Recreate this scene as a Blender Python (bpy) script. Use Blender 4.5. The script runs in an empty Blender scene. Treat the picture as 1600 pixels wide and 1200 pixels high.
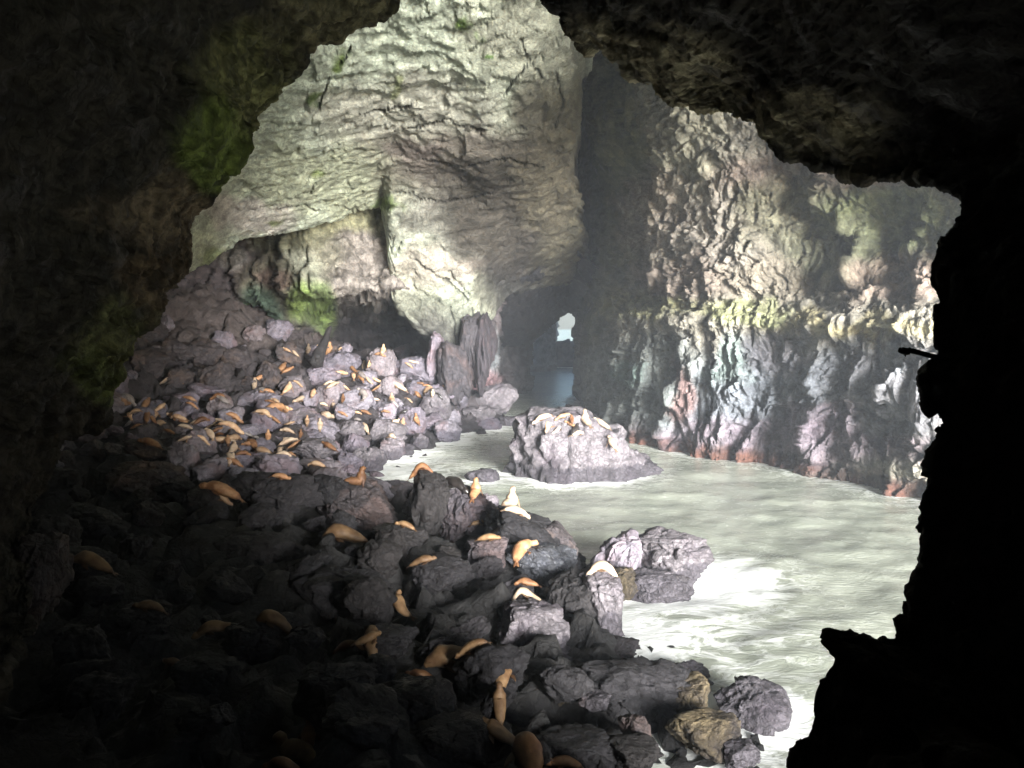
import bpy, math, random
import numpy as np
from mathutils import Vector, Matrix

# ------------------------------------------------------------------ camera, world, sun, exposure
scene = bpy.context.scene
C = scene.collection
R_ = math.radians
F_PX = 1386.0                      # focal length in pixels of the 1600 px wide photograph
CAM_Z = 15.0
PITCH = math.atan(120.0 / F_PX)
cam_data = bpy.data.cameras.new('camera')
cam_data.sensor_width = 36.0
cam_data.lens = 36.0 * F_PX / 1600.0
cam_data.clip_start = 0.05
cam_data.clip_end = 3000.0
cam = bpy.data.objects.new('camera', cam_data)
C.objects.link(cam)
cam.location = (0, 0, CAM_Z)
cam.rotation_euler = (math.pi / 2 - PITCH, 0, 0)
scene.camera = cam

SUN_EL, SUN_AZ = R_(8.0), R_(157.5)     # azimuth from +Y (north) clockwise
world = bpy.data.worlds.new('World')
scene.world = world
world.use_nodes = True
wn = world.node_tree
bg = wn.nodes['Background']
skyn = wn.nodes.new('ShaderNodeTexSky')
skyn.sky_type = 'NISHITA'
skyn.sun_disc = False
skyn.sun_elevation = SUN_EL
skyn.sun_rotation = SUN_AZ
skyn.air_density = 1.0
skyn.dust_density = 1.2
skyn.ozone_density = 2.5
wn.links.new(skyn.outputs['Color'], bg.inputs['Color'])
bg.inputs['Strength'].default_value = 0.055

sun_d = bpy.data.lights.new('sun', 'SUN')
sun_d.energy = 5.0
sun_d.angle = R_(25.0)
sun_d.color = (1.0, 0.99, 0.97)
sun = bpy.data.objects.new('sun', sun_d)
C.objects.link(sun)
to_sun = Vector((math.sin(SUN_AZ) * math.cos(SUN_EL), math.cos(SUN_AZ) * math.cos(SUN_EL), math.sin(SUN_EL)))
sun.rotation_euler = to_sun.to_track_quat('Z', 'Y').to_euler()

scene.view_settings.view_transform = 'Standard'
scene.view_settings.look = 'None'
scene.view_settings.exposure = 2.7
scene.view_settings.gamma = 1.0
scene.cycles.max_bounces = 6
scene.cycles.diffuse_bounces = 3
scene.cycles.glossy_bounces = 2
scene.cycles.volume_bounces = 1
scene.cycles.use_denoising = True

rnd = random.Random(7)
rng = np.random.default_rng(5)

# ------------------------------------------------------------------ projection helpers
cp, sp = math.cos(PITCH), math.sin(PITCH)

def ray(px, py):
    u, v = (px - 800.0) / F_PX, (600.0 - py) / F_PX
    return Vector((u, cp + v * sp, -sp + v * cp))

def P(px, py, Y):
    d = ray(px, py)
    t = Y / d.y
    return Vector((d.x * t, Y, CAM_Z + d.z * t))

def onplane(px, py, z=0.0):
    d = ray(px, py)
    t = (z - CAM_Z) / d.z
    return Vector((d.x * t, d.y * t, z))

def project(v):
    """numpy: world points -> picture pixels of the photograph (used to look up where stains)"""
    x, y, z = v[:, 0], v[:, 1], v[:, 2] - CAM_Z
    dep = np.maximum(y * cp - z * sp, 0.5)
    return 800 + F_PX * x / dep, 600 - F_PX * (y * sp + z * cp) / dep

# ------------------------------------------------------------------ numpy noise
def _hash(ix, iy, iz, seed):
    h = (ix.astype(np.uint32) * np.uint32(374761393) + iy.astype(np.uint32) * np.uint32(668265263)
         + iz.astype(np.uint32) * np.uint32(2147483647) + np.uint32((seed * 144665) % 4294967295))
    h = (h ^ (h >> np.uint32(13))) * np.uint32(1274126177)
    h = (h ^ (h >> np.uint32(16))) * np.uint32(2246822519)
    h = h ^ (h >> np.uint32(15))
    return h.astype(np.float64) / 4294967295.0

def vnoise(p, seed=0):
    i = np.floor(p).astype(np.int64)
    f = p - i
    f = f * f * f * (f * (f * 6 - 15) + 10)
    out = 0
    for dx in (0, 1):
        wx = f[:, 0] if dx else 1 - f[:, 0]
        for dy in (0, 1):
            wy = f[:, 1] if dy else 1 - f[:, 1]
            for dz in (0, 1):
                wz = f[:, 2] if dz else 1 - f[:, 2]
                out = out + wx * wy * wz * _hash(i[:, 0] + dx, i[:, 1] + dy, i[:, 2] + dz, seed)
    return out * 2 - 1

def fbm(p, seed=0, octaves=4, gain=0.5):
    a, s, tot = 1.0, 0.0, 0.0
    for k in range(octaves):
        s = s + a * vnoise(p * (2.03 ** k) + 17.3 * k, seed + k)
        tot += a
        a *= gain
    return s / tot

def ridged(p, seed=0, octaves=4):
    a, s, tot = 1.0, 0.0, 0.0
    for k in range(octaves):
        s = s + a * (1 - np.abs(vnoise(p * (2.1 ** k) + 9.1 * k, seed + k)) * 2)
        tot += a
        a *= 0.5
    return s / tot

def worley(p, seed=0):
    i = np.floor(p).astype(np.int64)
    f = p - i
    n = len(p)
    f1 = np.full(n, 9.0); f2 = np.full(n, 9.0); cid = np.zeros(n)
    for dx in (-1, 0, 1):
        for dy in (-1, 0, 1):
            for dz in (-1, 0, 1):
                a, b, c = i[:, 0] + dx, i[:, 1] + dy, i[:, 2] + dz
                ox, oy, oz = _hash(a, b, c, seed), _hash(a, b, c, seed + 31), _hash(a, b, c, seed + 57)
                d = np.sqrt((dx + ox - f[:, 0]) ** 2 + (dy + oy - f[:, 1]) ** 2 + (dz + oz - f[:, 2]) ** 2)
                m = d < f1
                f2 = np.where(m, f1, np.minimum(f2, d))
                cid = np.where(m, _hash(a, b, c, seed + 91), cid)
                f1 = np.where(m, d, f1)
    return f1, f2, cid

def facet(p, seed=0):
    """every cell is a tilted plane: angular plates of broken rock, about -1..1"""
    i = np.floor(p).astype(np.int64)
    f = p - i
    n = len(p)
    f1 = np.full(n, 9.0); f2 = np.full(n, 9.0); out = np.zeros(n)
    for dx in (-1, 0, 1):
        for dy in (-1, 0, 1):
            for dz in (-1, 0, 1):
                a, b, c = i[:, 0] + dx, i[:, 1] + dy, i[:, 2] + dz
                ox = dx + _hash(a, b, c, seed) - f[:, 0]; oy = dy + _hash(a, b, c, seed + 31) - f[:, 1]; oz = dz + _hash(a, b, c, seed + 57) - f[:, 2]
                d = np.sqrt(ox * ox + oy * oy + oz * oz)
                m = d < f1
                f2 = np.where(m, f1, np.minimum(f2, d))
                if m.any():
                    val = (ox * (_hash(a, b, c, seed + 11) * 2 - 1) + oy * (_hash(a, b, c, seed + 12) * 2 - 1) + oz * (_hash(a, b, c, seed + 13) * 2 - 1)) * 1.5 + (_hash(a, b, c, seed + 14) - .5) * 0.8
                    out = np.where(m, val, out)
                f1 = np.where(m, d, f1)
    return out, f1, f2

def sstep(a, b, x):
    t = np.clip((x - a) / (b - a), 0, 1)
    return t * t * (3 - 2 * t)

# ------------------------------------------------------------------ mesh helpers
def mesh_from(name, verts, faces, mat=None, tint=None, smooth=True, extra=None):
    """faces: (n,4) or (n,3) integer array"""
    verts = np.asarray(verts, dtype=np.float32)
    faces = np.asarray(faces, dtype=np.int32)
    k = faces.shape[1]
    me = bpy.data.meshes.new(name)
    me.vertices.add(len(verts)); me.vertices.foreach_set('co', verts.ravel())
    me.loops.add(faces.size); me.loops.foreach_set('vertex_index', faces.ravel())
    me.polygons.add(len(faces)); me.polygons.foreach_set('loop_start', np.arange(0, faces.size, k, dtype=np.int32))
    me.update(calc_edges=True)
    me.polygons.foreach_set('use_smooth', np.full(len(faces), smooth))
    if tint is not None:
        a = me.attributes.new('tint', 'FLOAT_COLOR', 'POINT')
        t4 = np.ones((len(verts), 4), dtype=np.float32); t4[:, :3] = tint
        a.data.foreach_set('color', t4.ravel())
    for nm, arr in (extra or {}).items():
        a = me.attributes.new(nm, 'FLOAT', 'POINT')
        a.data.foreach_set('value', np.asarray(arr, dtype=np.float32))
    me.validate()
    if mat: me.materials.append(mat)
    return me

def link(name, me, parent=None):
    o = bpy.data.objects.new(name, me)
    C.objects.link(o)
    if parent: o.parent = parent
    return o

def tag(o, label=None, cat=None, group=None, kind=None):
    if label: o['label'] = label
    if cat: o['category'] = cat
    if group: o['group'] = group
    if kind: o['kind'] = kind
    return o

def grid_faces(nr, nc):
    i = np.arange(nr * nc).reshape(nr, nc)
    return np.stack([i[:-1, :-1], i[1:, :-1], i[1:, 1:], i[:-1, 1:]], -1).reshape(-1, 4)

def cr_matrix(n_ctrl, n_out, dens=None):
    """Catmull-Rom interpolation matrix"""
    M = np.zeros((n_out, n_ctrl))
    ts = np.linspace(0, n_ctrl - 1, n_out) if dens is None else dens
    for r, t in enumerate(ts):
        k = min(int(t), n_ctrl - 2); f = t - k
        w = [-.5 * f ** 3 + f ** 2 - .5 * f, 1.5 * f ** 3 - 2.5 * f ** 2 + 1, -1.5 * f ** 3 + 2 * f ** 2 + .5 * f, .5 * f ** 3 - .5 * f ** 2]
        for j, ww in zip((k - 1, k, k + 1, k + 2), w):
            M[r, min(max(j, 0), n_ctrl - 1)] += ww
    return M

def patch(ctrl, nr, nc):
    """ctrl [R][C][3] -> smooth verts (nr*nc,3) and unit normals"""
    ctrl = np.array(ctrl, dtype=float)
    A, B = cr_matrix(ctrl.shape[0], nr), cr_matrix(ctrl.shape[1], nc)
    g = np.einsum('ri,ijk,cj->rck', A, ctrl, B)
    return g

def grid_normals(g):
    du = np.gradient(g, axis=1); dv = np.gradient(g, axis=0)
    n = np.cross(du, dv)
    n /= np.maximum(np.linalg.norm(n, axis=2, keepdims=True), 1e-9)
    return n

def blend_tint(px, py, base, blobs, warp=26.0, seed=3):
    """rock colours (lichen, algae, iron staining) and painted light or shade: base colour and soft-edged patches"""
    p3 = np.stack([px / 55.0, py / 55.0, np.zeros_like(px)], 1)
    wx = px + warp * fbm(p3, seed, 4, 0.6) * 2.0
    wy = py + warp * fbm(p3 + 40, seed + 9, 4, 0.6) * 2.0
    col = np.tile(np.array(base, float), (len(px), 1))
    for (cx, cy, rx, ry, c, a) in blobs:
        d = np.sqrt(((wx - cx) / rx) ** 2 + ((wy - cy) / ry) ** 2)
        w = (a * (1 - sstep(0.55, 1.25, d)))[:, None]
        col = col * (1 - w) + np.array(c) * w
    return col

# ------------------------------------------------------------------ materials
def new_mat(name):
    m = bpy.data.materials.new(name)
    m.use_nodes = True
    nt = m.node_tree
    return m, nt, nt.nodes['Principled BSDF']

def N(nt, typ, **kw):
    n = nt.nodes.new(typ)
    for k, v in kw.items():
        if k.startswith('i_'): n.inputs[k[2:].replace('_', ' ')].default_value = v
        else: setattr(n, k, v)
    return n

def mixc(nt, fac, a, b, mode='MIX'):
    m = nt.nodes.new('ShaderNodeMix'); m.data_type = 'RGBA'; m.blend_type = mode
    for sock, val in ((0, fac), (6, a), (7, b)):
        if isinstance(val, (int, float)): m.inputs[sock].default_value = val
        elif isinstance(val, tuple): m.inputs[sock].default_value = (*val, 1)
        else: nt.links.new(val, m.inputs[sock])
    return m.outputs[2]

def ramp(nt, val, stops):
    r = nt.nodes.new('ShaderNodeValToRGB')
    e = r.color_ramp.elements
    e[0].position, e[0].color = stops[0][0], (*stops[0][1], 1)
    e[1].position, e[1].color = stops[-1][0], (*stops[-1][1], 1)
    for s, c in stops[1:-1]:
        x = e.new(s); x.color = (*c, 1)
    nt.links.new(val, r.inputs[0])
    return r.outputs[0]

def rock_material(name, base=None, rough=0.9, fine=2.0, bump=0.5, contrast=0.5, spec=0.3, per_object=0.0, stains=None, vertical=False, bdist=0.12):
    """rock: own colour from the tint attribute or a fixed colour, broken up by two noises and a cell pattern"""
    m, nt, bs = new_mat(name)
    L = nt.links.new
    geo = N(nt, 'ShaderNodeNewGeometry')
    pos = geo.outputs['Position']
    if vertical:
        mp = N(nt, 'ShaderNodeMapping'); mp.inputs['Scale'].default_value = (1, 1, 0.45); L(pos, mp.inputs[0]); pos = mp.outputs[0]
    if base is None:
        at = N(nt, 'ShaderNodeAttribute', attribute_name='tint'); col = at.outputs['Color']
    else:
        rg = N(nt, 'ShaderNodeRGB'); rg.outputs[0].default_value = (*base, 1); col = rg.outputs[0]
    n1 = N(nt, 'ShaderNodeTexNoise', i_Scale=fine * 0.35, i_Detail=9.0, i_Roughness=0.68); L(pos, n1.inputs['Vector'])
    n2 = N(nt, 'ShaderNodeTexNoise', i_Scale=fine * 2.6, i_Detail=8.0, i_Roughness=0.7); L(pos, n2.inputs['Vector'])
    vo = N(nt, 'ShaderNodeTexVoronoi', i_Scale=fine * 0.9, feature='DISTANCE_TO_EDGE')
    # warp the cells so that cracks are not straight
    ad = N(nt, 'ShaderNodeVectorMath', operation='MULTIPLY_ADD'); L(n1.outputs['Color'], ad.inputs[0])
    ad.inputs[1].default_value = (1.2, 1.2, 1.2); L(pos, ad.inputs[2]); L(ad.outputs[0], vo.inputs['Vector'])
    lo, hi = 1 - contrast, 1 + contrast * 0.75
    k1 = ramp(nt, n1.outputs['Fac'], [(0.32, (lo, lo, lo)), (0.5, (1, 1, 1)), (0.68, (hi, hi, hi))])
    k2 = ramp(nt, n2.outputs['Fac'], [(0.35, (0.72, 0.70, 0.70)), (0.55, (1, 1, 1)), (0.72, (1.3, 1.3, 1.28))])
    c = mixc(nt, 1.0, col, k1, 'MULTIPLY')
    c = mixc(nt, 1.0, c, k2, 'MULTIPLY')
    if stains:
        n3 = N(nt, 'ShaderNodeTexNoise', i_Scale=0.45, i_Detail=5.0, i_Roughness=0.6); L(pos, n3.inputs['Vector'])
        f = ramp(nt, n3.outputs['Fac'], [(0.5, (0, 0, 0)), (0.66, (1, 1, 1))])
        c = mixc(nt, f, c, stains)
    if per_object:
        oi = N(nt, 'ShaderNodeObjectInfo')
        a = 1 - per_object; b = 1 + per_object
        k3 = ramp(nt, oi.outputs['Random'], [(0, (a, a, a * 1.05)), (0.35, (1.0, 0.93, 0.97)), (0.7, (b, b, b)), (1, (1.05, 0.95, 0.85))])
        c = mixc(nt, 1.0, c, k3, 'MULTIPLY')
    sx_ = N(nt, 'ShaderNodeSeparateXYZ'); L(geo.outputs['Position'], sx_.inputs[0])
    wz_ = N(nt, 'ShaderNodeMath', operation='MULTIPLY_ADD'); L(n1.outputs['Fac'], wz_.inputs[0]); wz_.inputs[1].default_value = -2.4; L(sx_.outputs['Z'], wz_.inputs[2])
    wet = ramp(nt, wz_.outputs[0], [(0.0, (0.42, 0.42, 0.45)), (0.25, (1, 1, 1))])
    c = mixc(nt, 1.0, c, wet, 'MULTIPLY')
    L(c, bs.inputs['Base Color'])
    rr = ramp(nt, n1.outputs['Fac'], [(0.38, (max(.12, rough - .42),) * 3), (0.5, (rough,) * 3), (0.7, (min(1, rough + .1),) * 3)])
    L(rr, bs.inputs['Roughness'])
    bs.inputs['Specular IOR Level'].default_value = spec
    mth = N(nt, 'ShaderNodeMath', operation='MULTIPLY'); mth.inputs[1].default_value = 0.6
    cl = N(nt, 'ShaderNodeMath', operation='MINIMUM'); cl.inputs[1].default_value = 0.12; L(vo.outputs['Distance'], cl.inputs[0])
    a1 = N(nt, 'ShaderNodeMath', operation='MULTIPLY_ADD'); L(cl.outputs[0], a1.inputs[0]); a1.inputs[1].default_value = 2.5; L(n1.outputs['Fac'], a1.inputs[2])
    L(n2.outputs['Fac'], mth.inputs[0])
    a2 = N(nt, 'ShaderNodeMath', operation='ADD'); L(a1.outputs[0], a2.inputs[0]); L(mth.outputs[0], a2.inputs[1])
    bp = N(nt, 'ShaderNodeBump', i_Strength=bump, i_Distance=bdist * 2); L(a2.outputs[0], bp.inputs['Height'])
    L(bp.outputs[0], bs.inputs['Normal'])
    return m

M_vault = rock_material('vault_rock', None, 0.95, 1.9, 0.8, 0.45, 0.2, bdist=0.15)
M_wall = rock_material('right_wall_rock', None, 0.85, 1.8, 0.7, 0.5, 0.3, bdist=0.18)
M_near = rock_material('grotto_rock', None, 0.95, 2.2, 1.0, 0.5, 0.15, bdist=0.06)
M_rubble = rock_material('rubble_rock', (0.065, 0.055, 0.058), 0.8, 2.2, 0.9, 0.5, 0.4, stains=(0.12, 0.085, 0.07))
M_mid = rock_material('grey_boulder_rock', (0.048, 0.044, 0.05), 0.8, 2.4, 0.9, 0.5, 0.35, per_object=0.2, stains=(0.08, 0.06, 0.06))
M_boulder = rock_material('boulder_rock', (0.17, 0.158, 0.182), 0.82, 2.4, 0.65, 0.5, 0.35, per_object=0.28, stains=(0.15, 0.115, 0.125))
M_dark = rock_material('dark_boulder_rock', (0.021, 0.020, 0.022), 0.8, 2.4, 0.8, 0.45, 0.35, per_object=0.25)  # colour lowered so that foreground boulders sink into shade
M_wet = rock_material('wet_slate_rock', (0.075, 0.08, 0.095), 0.38, 2.8, 1.0, 0.45, 0.8)
M_grey = rock_material('pale_boulder_rock', (0.165, 0.15, 0.163), 0.85, 2.8, 0.9, 0.5, 0.35, stains=(0.10, 0.085, 0.10))
M_brown = rock_material('brown_boulder_rock', (0.16, 0.125, 0.07), 0.85, 2.6, 0.9, 0.5, 0.3, stains=(0.06, 0.05, 0.045))

def fur_material(name, top, low, rough=0.6, spec=0.35):
    m, nt, bs = new_mat(name)
    L = nt.links.new
    geo = N(nt, 'ShaderNodeNewGeometry')
    at = N(nt, 'ShaderNodeAttribute', attribute_name='tint')
    n1 = N(nt, 'ShaderNodeTexNoise', i_Scale=2.2, i_Detail=5.0, i_Roughness=0.6); L(geo.outputs['Position'], n1.inputs['Vector'])
    f = ramp(nt, n1.outputs['Fac'], [(0.38, (0, 0, 0)), (0.62, (1, 1, 1))])
    c = mixc(nt, f, low, top)
    c = mixc(nt, 1.0, c, at.outputs['Color'], 'MULTIPLY')
    L(c, bs.inputs['Base Color'])
    bs.inputs['Roughness'].default_value = rough
    bs.inputs['Specular IOR Level'].default_value = spec
    n2 = N(nt, 'ShaderNodeTexNoise', i_Scale=24.0, i_Detail=4.0); L(geo.outputs['Position'], n2.inputs['Vector'])
    bp = N(nt, 'ShaderNodeBump', i_Strength=0.35, i_Distance=0.03); L(n2.outputs['Fac'], bp.inputs['Height'])
    L(bp.outputs[0], bs.inputs['Normal'])
    return m

FUR = {
    'cream': (fur_material('cream_fur', (0.58, 0.49, 0.38), (0.46, 0.34, 0.25)), 'cream'),
    'tan': (fur_material('tan_fur', (0.54, 0.40, 0.27), (0.40, 0.25, 0.15)), 'tan'),
    'orange': (fur_material('orange_fur', (0.44, 0.27, 0.15), (0.28, 0.14, 0.07)), 'orange brown'),
    'shade_dark': (fur_material('shade_dark_fur', (0.26, 0.17, 0.09), (0.14, 0.08, 0.04)), 'brown'),  # darkened fur, carries the deep foreground shade in its colour
    'brown': (fur_material('brown_fur', (0.24, 0.13, 0.06), (0.13, 0.06, 0.03)), 'dark brown'),
    'black': (fur_material('black_wet_fur', (0.03, 0.027, 0.027), (0.018, 0.016, 0.016), 0.3, 0.6), 'wet black'),
    'grey': (fur_material('grey_wet_fur', (0.33, 0.31, 0.31), (0.20, 0.18, 0.18), 0.35, 0.6), 'wet grey'),
}

# ------------------------------------------------------------------ rubble terrain (height field)
ctrl = []
for (px, py, D) in [
    # dark foreground plateau
    (700, 1040, 30), (440, 1160, 25), (130, 890, 38), (420, 980, 34), (530, 850, 44), (335, 775, 52), (227, 700, 62), (100, 720, 60),
    (560, 815, 50), (650, 900, 41), (1000, 1130, 28), (870, 1200, 24.5), (1120, 1190, 27), (300, 1100, 27), (800, 960, 37), (760, 860, 46),
    (200, 1000, 33), (600, 1200, 23), (900, 1040, 34), (680, 830, 49), (440, 810, 47), (100, 1150, 25), (-200, 1000, 30), (-300, 800, 45),
    # far boulder pile
    (300, 735, 66), (390, 735, 68), (350, 720, 72), (450, 705, 79), (540, 705, 85), (300, 655, 80), (400, 645, 90), (500, 625, 98), (600, 622, 102), (680, 642, 106),
    (760, 640, 112), (200, 610, 88), (300, 575, 96), (450, 562, 104), (550, 562, 110), (640, 572, 112), (720, 600, 116),
    (250, 480, 107), (330, 445, 112), (400, 480, 113), (460, 535, 113), (190, 562, 93), (100, 500, 100), (0, 560, 85), (590, 566, 120), (650, 572, 120),
    (-200, 500, 95), (200, 420, 118),
]:
    ctrl.append(tuple(P(px, py, D)))
shore = [(1225, 1200), (1110, 1085), (1010, 1020), (965, 975), (905, 885), (850, 815), (760, 790), (650, 795), (590, 745), (640, 718), (700, 697), (760, 672), (805, 657)]
for s in shore: ctrl.append(tuple(onplane(*s, 0.0)))
for (x, y, z) in [(8, 55, -5), (0, 72, -4), (15, 90, -6), (30, 60, -6), (20, 40, -6), (16, 30, -5), (5, 100, -5), (12, 118, -5), (40, 45, -6),
                  (2, 64, -5), (-5, 84, -4), (30, 90, -6), (40, 20, -5), (20, 15, -4), (45, 110, -6), (4, 135, -6), (0, 160, -6), (20, 150, -6), (-6, 74, -1.5),
                  (-45, 30, 4), (-45, 60, 6), (-60, 90, 14), (-30, 12, 3), (0, 10, 3), (12, 14, 2)]:
    ctrl.append((x, y, z))
ctrl = np.array(ctrl)

def _tps(r): return np.where(r > 0, r * r * np.log(np.maximum(r, 1e-9)), 0)
_n = len(ctrl)
_K = _tps(np.linalg.norm(ctrl[:, None, :2] - ctrl[None, :, :2], axis=2)) + np.eye(_n) * 25.0
_Pm = np.hstack([np.ones((_n, 1)), ctrl[:, :2]])
_A = np.zeros((_n + 3, _n + 3)); _A[:_n, :_n] = _K; _A[:_n, _n:] = _Pm; _A[_n:, :_n] = _Pm.T
_W = np.linalg.solve(_A, np.concatenate([ctrl[:, 2], np.zeros(3)]))

def height(xy):
    xy = np.atleast_2d(np.asarray(xy, float))
    out = np.empty(len(xy))
    for a in range(0, len(xy), 20000):
        q = xy[a:a + 20000]
        r = np.linalg.norm(q[:, None, :] - ctrl[None, :, :2], axis=2)
        out[a:a + 20000] = _tps(r) @ _W[:_n] + _W[_n] + q @ _W[_n + 1:]
    return np.clip(out, -6, 26)

def terrain_hit(px, py, y0=18.0, y1=135.0):
    d = ray(px, py)
    ys = np.arange(y0, y1, 0.25)
    t = ys / d.y
    pts = np.stack([d.x * t, ys, CAM_Z + d.z * t], 1)
    h = np.maximum(height(pts[:, :2]), 0.0)
    below = np.nonzero(pts[:, 2] <= h)[0]
    k = below[0] if len(below) else len(ys) - 1
    return Vector(pts[k])

xs, ys = np.arange(-62, 46, 0.36), np.arange(6, 136, 0.36)
gx, gy = np.meshgrid(xs, ys)
xy = np.stack([gx.ravel(), gy.ravel()], 1)
hz0 = height(xy)
p3 = np.column_stack([xy, hz0 * 0.6])
fc, f1, f2 = facet(p3 / 2.6 + 0.25 * fbm(p3 / 2.0, 2, 2)[:, None], 4)
fc2, _a, _b = facet(p3 / 1.1, 14)
hz1 = hz0 + 0.85 * fc + 0.32 * fc2 + 0.45 * fbm(p3 / 1.3, 11, 4) + 1.0 * ridged(p3 / 7.0, 21, 3) - 0.9
tv = np.column_stack([xy, hz1])
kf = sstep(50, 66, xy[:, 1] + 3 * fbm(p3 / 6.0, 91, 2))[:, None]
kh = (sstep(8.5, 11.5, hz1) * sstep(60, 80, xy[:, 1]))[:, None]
gt = np.array((0.022, 0.021, 0.021)) * (1 - kf) + np.array((0.058, 0.050, 0.054)) * kf  # near ground darkened in colour for the foreground shade
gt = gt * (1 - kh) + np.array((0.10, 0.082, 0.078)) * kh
M_ground = rock_material('ground_rock', None, 0.8, 2.2, 0.9, 0.5, 0.4)
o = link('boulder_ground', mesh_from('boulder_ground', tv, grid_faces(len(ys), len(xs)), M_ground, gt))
tag(o, 'dark broken rubble slope under the boulders', kind='structure')

# ------------------------------------------------------------------ cavern: ceiling and back walls
def disp(g, amp_big=1.6, s_big=11.0, amp_cell=1.0, s_cell=4.0, amp_fine=0.35, stretch=(1, 1, 1), seed=0, sign=1.0, edge=None):
    n = grid_normals(g)
    p = g.reshape(-1, 3)
    q = p * np.array(stretch)
    warp = np.stack([fbm(q / 6.0 + k * 31, seed + 70 + k, 3) for k in range(3)], 1) * 2.0
    q = q + warp
    fa, f1, f2 = facet(q / s_cell, seed + 1)
    fb, g1, g2 = facet(q / (s_cell * 0.40) + 0.2 * fa[:, None], seed + 2)
    fd, _1, _2 = facet(q / (s_cell * 0.17), seed + 6)
    d = (amp_big * fbm(q / s_big, seed + 3, 3) + amp_cell * (fa * 0.85 + (0.5 - f1) * 0.3)
         + amp_fine * 1.3 * fb + amp_fine * 0.55 * fd + amp_fine * 0.7 * fbm(q / 1.3, seed + 5, 5, 0.6))
    if edge is not None: d = d * edge.ravel()
    return (p + sign * n.reshape(-1, 3) * d[:, None])

def edge_profile(table, x):
    t = np.array(table, float)
    return np.interp(x, t[:, 0], t[:, 1]), np.interp(x, t[:, 0], t[:, 2])

# ceiling: lower edge (px, py, depth)
lip = [(60, 520, 74), (180, 470, 80), (240, 452, 84), (280, 436, 87), (310, 420, 88), (345, 392, 90), (380, 371, 92), (440, 362, 95), (500, 347, 98), (545, 328, 101), (585, 318, 104),
       (600, 322, 105.5), (608, 400, 107), (613, 466, 108.5), (640, 500, 112), (668, 531, 114), (700, 550, 115), (735, 548, 116), (765, 505, 118), (790, 470, 121), (840, 452, 126), (885, 445, 131), (900, 443, 134), (908, 440, 142), (912, 440, 165)]
lx = np.array([l[0] for l in lip], float)
cols = []
for (px, py, D) in lip:
    e = P(px, py, D)
    col = [P(px + 4, py + 6, D + 16) + Vector((0, 0, 1.5)), P(px + 1, py - 6, D + 6) + Vector((0, 0, 0.9)), e]
    ys_edge = float(np.interp(px, [60, 240, 300, 380, 500, 600, 700, 765, 840, 990], [500, 430, 400, 362, 340, 338, 372, 405, 425, 425]))
    Ds = float(np.interp(px, [60, 240, 380, 500, 600, 765, 840, 885, 900, 908, 912], [74, 84, 92, 98, 105, 115, 123, 128, 131, 139, 162]))
    es = P(px, ys_edge, Ds)
    for t in (0.07, 0.16, 0.28, 0.42, 0.58, 0.76, 1.0):
        w_ = min(1.0, t / 0.16) ** 0.8
        e_z = e.z * (1 - w_) + es.z * w_; e_Y = D * (1 - w_) + Ds * w_
        Y = e_Y + ((20 if px < 905 else 30 if px < 910 else 60) - e_Y) * t
        zt = 46.0
        prof = 1 - (1 - t) ** 1.25
        z = e_z + (zt - e_z) * prof
        # keep the line of sight of this column while it comes forward
        x = (px - 800) / F_PX * (Y * cp - (z - CAM_Z) * sp)
        col.append(Vector((x, Y, z)))
    cols.append(col)
ctrlg = np.array([[tuple(v) for v in c] for c in cols]).transpose(1, 0, 2)
A = cr_matrix(10, 330, np.concatenate([np.linspace(0, 2, 24, endpoint=False), np.linspace(2, 9, 306)]))
B = cr_matrix(len(lip), 520, np.interp(np.linspace(60, 912, 520), lx, np.arange(len(lip))))
B2 = cr_matrix(len(lip), 520, np.interp(np.linspace(60, 912, 520), lx, np.arange(len(lip))))
g = np.einsum('ri,ijk,cj->rck', A, ctrlg, B)
wcol = sstep(0.80, 0.97, np.linspace(0, 1, 520))[None, :]
zf = g[:, :, 2].ravel()
g[:, :, 0] += wcol * 3.2 * fbm(np.stack([zf / 6.0, np.zeros_like(zf), np.zeros_like(zf)], 1), 44, 4, 0.6).reshape(g.shape[:2])
pv = disp(g, 1.0, 17.0, 0.20, 4.5, 0.15, (1, 1, 1), 40, sign=1.0)
px, py = project(pv)
PALE = (0.70, 0.77, 0.61)
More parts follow.
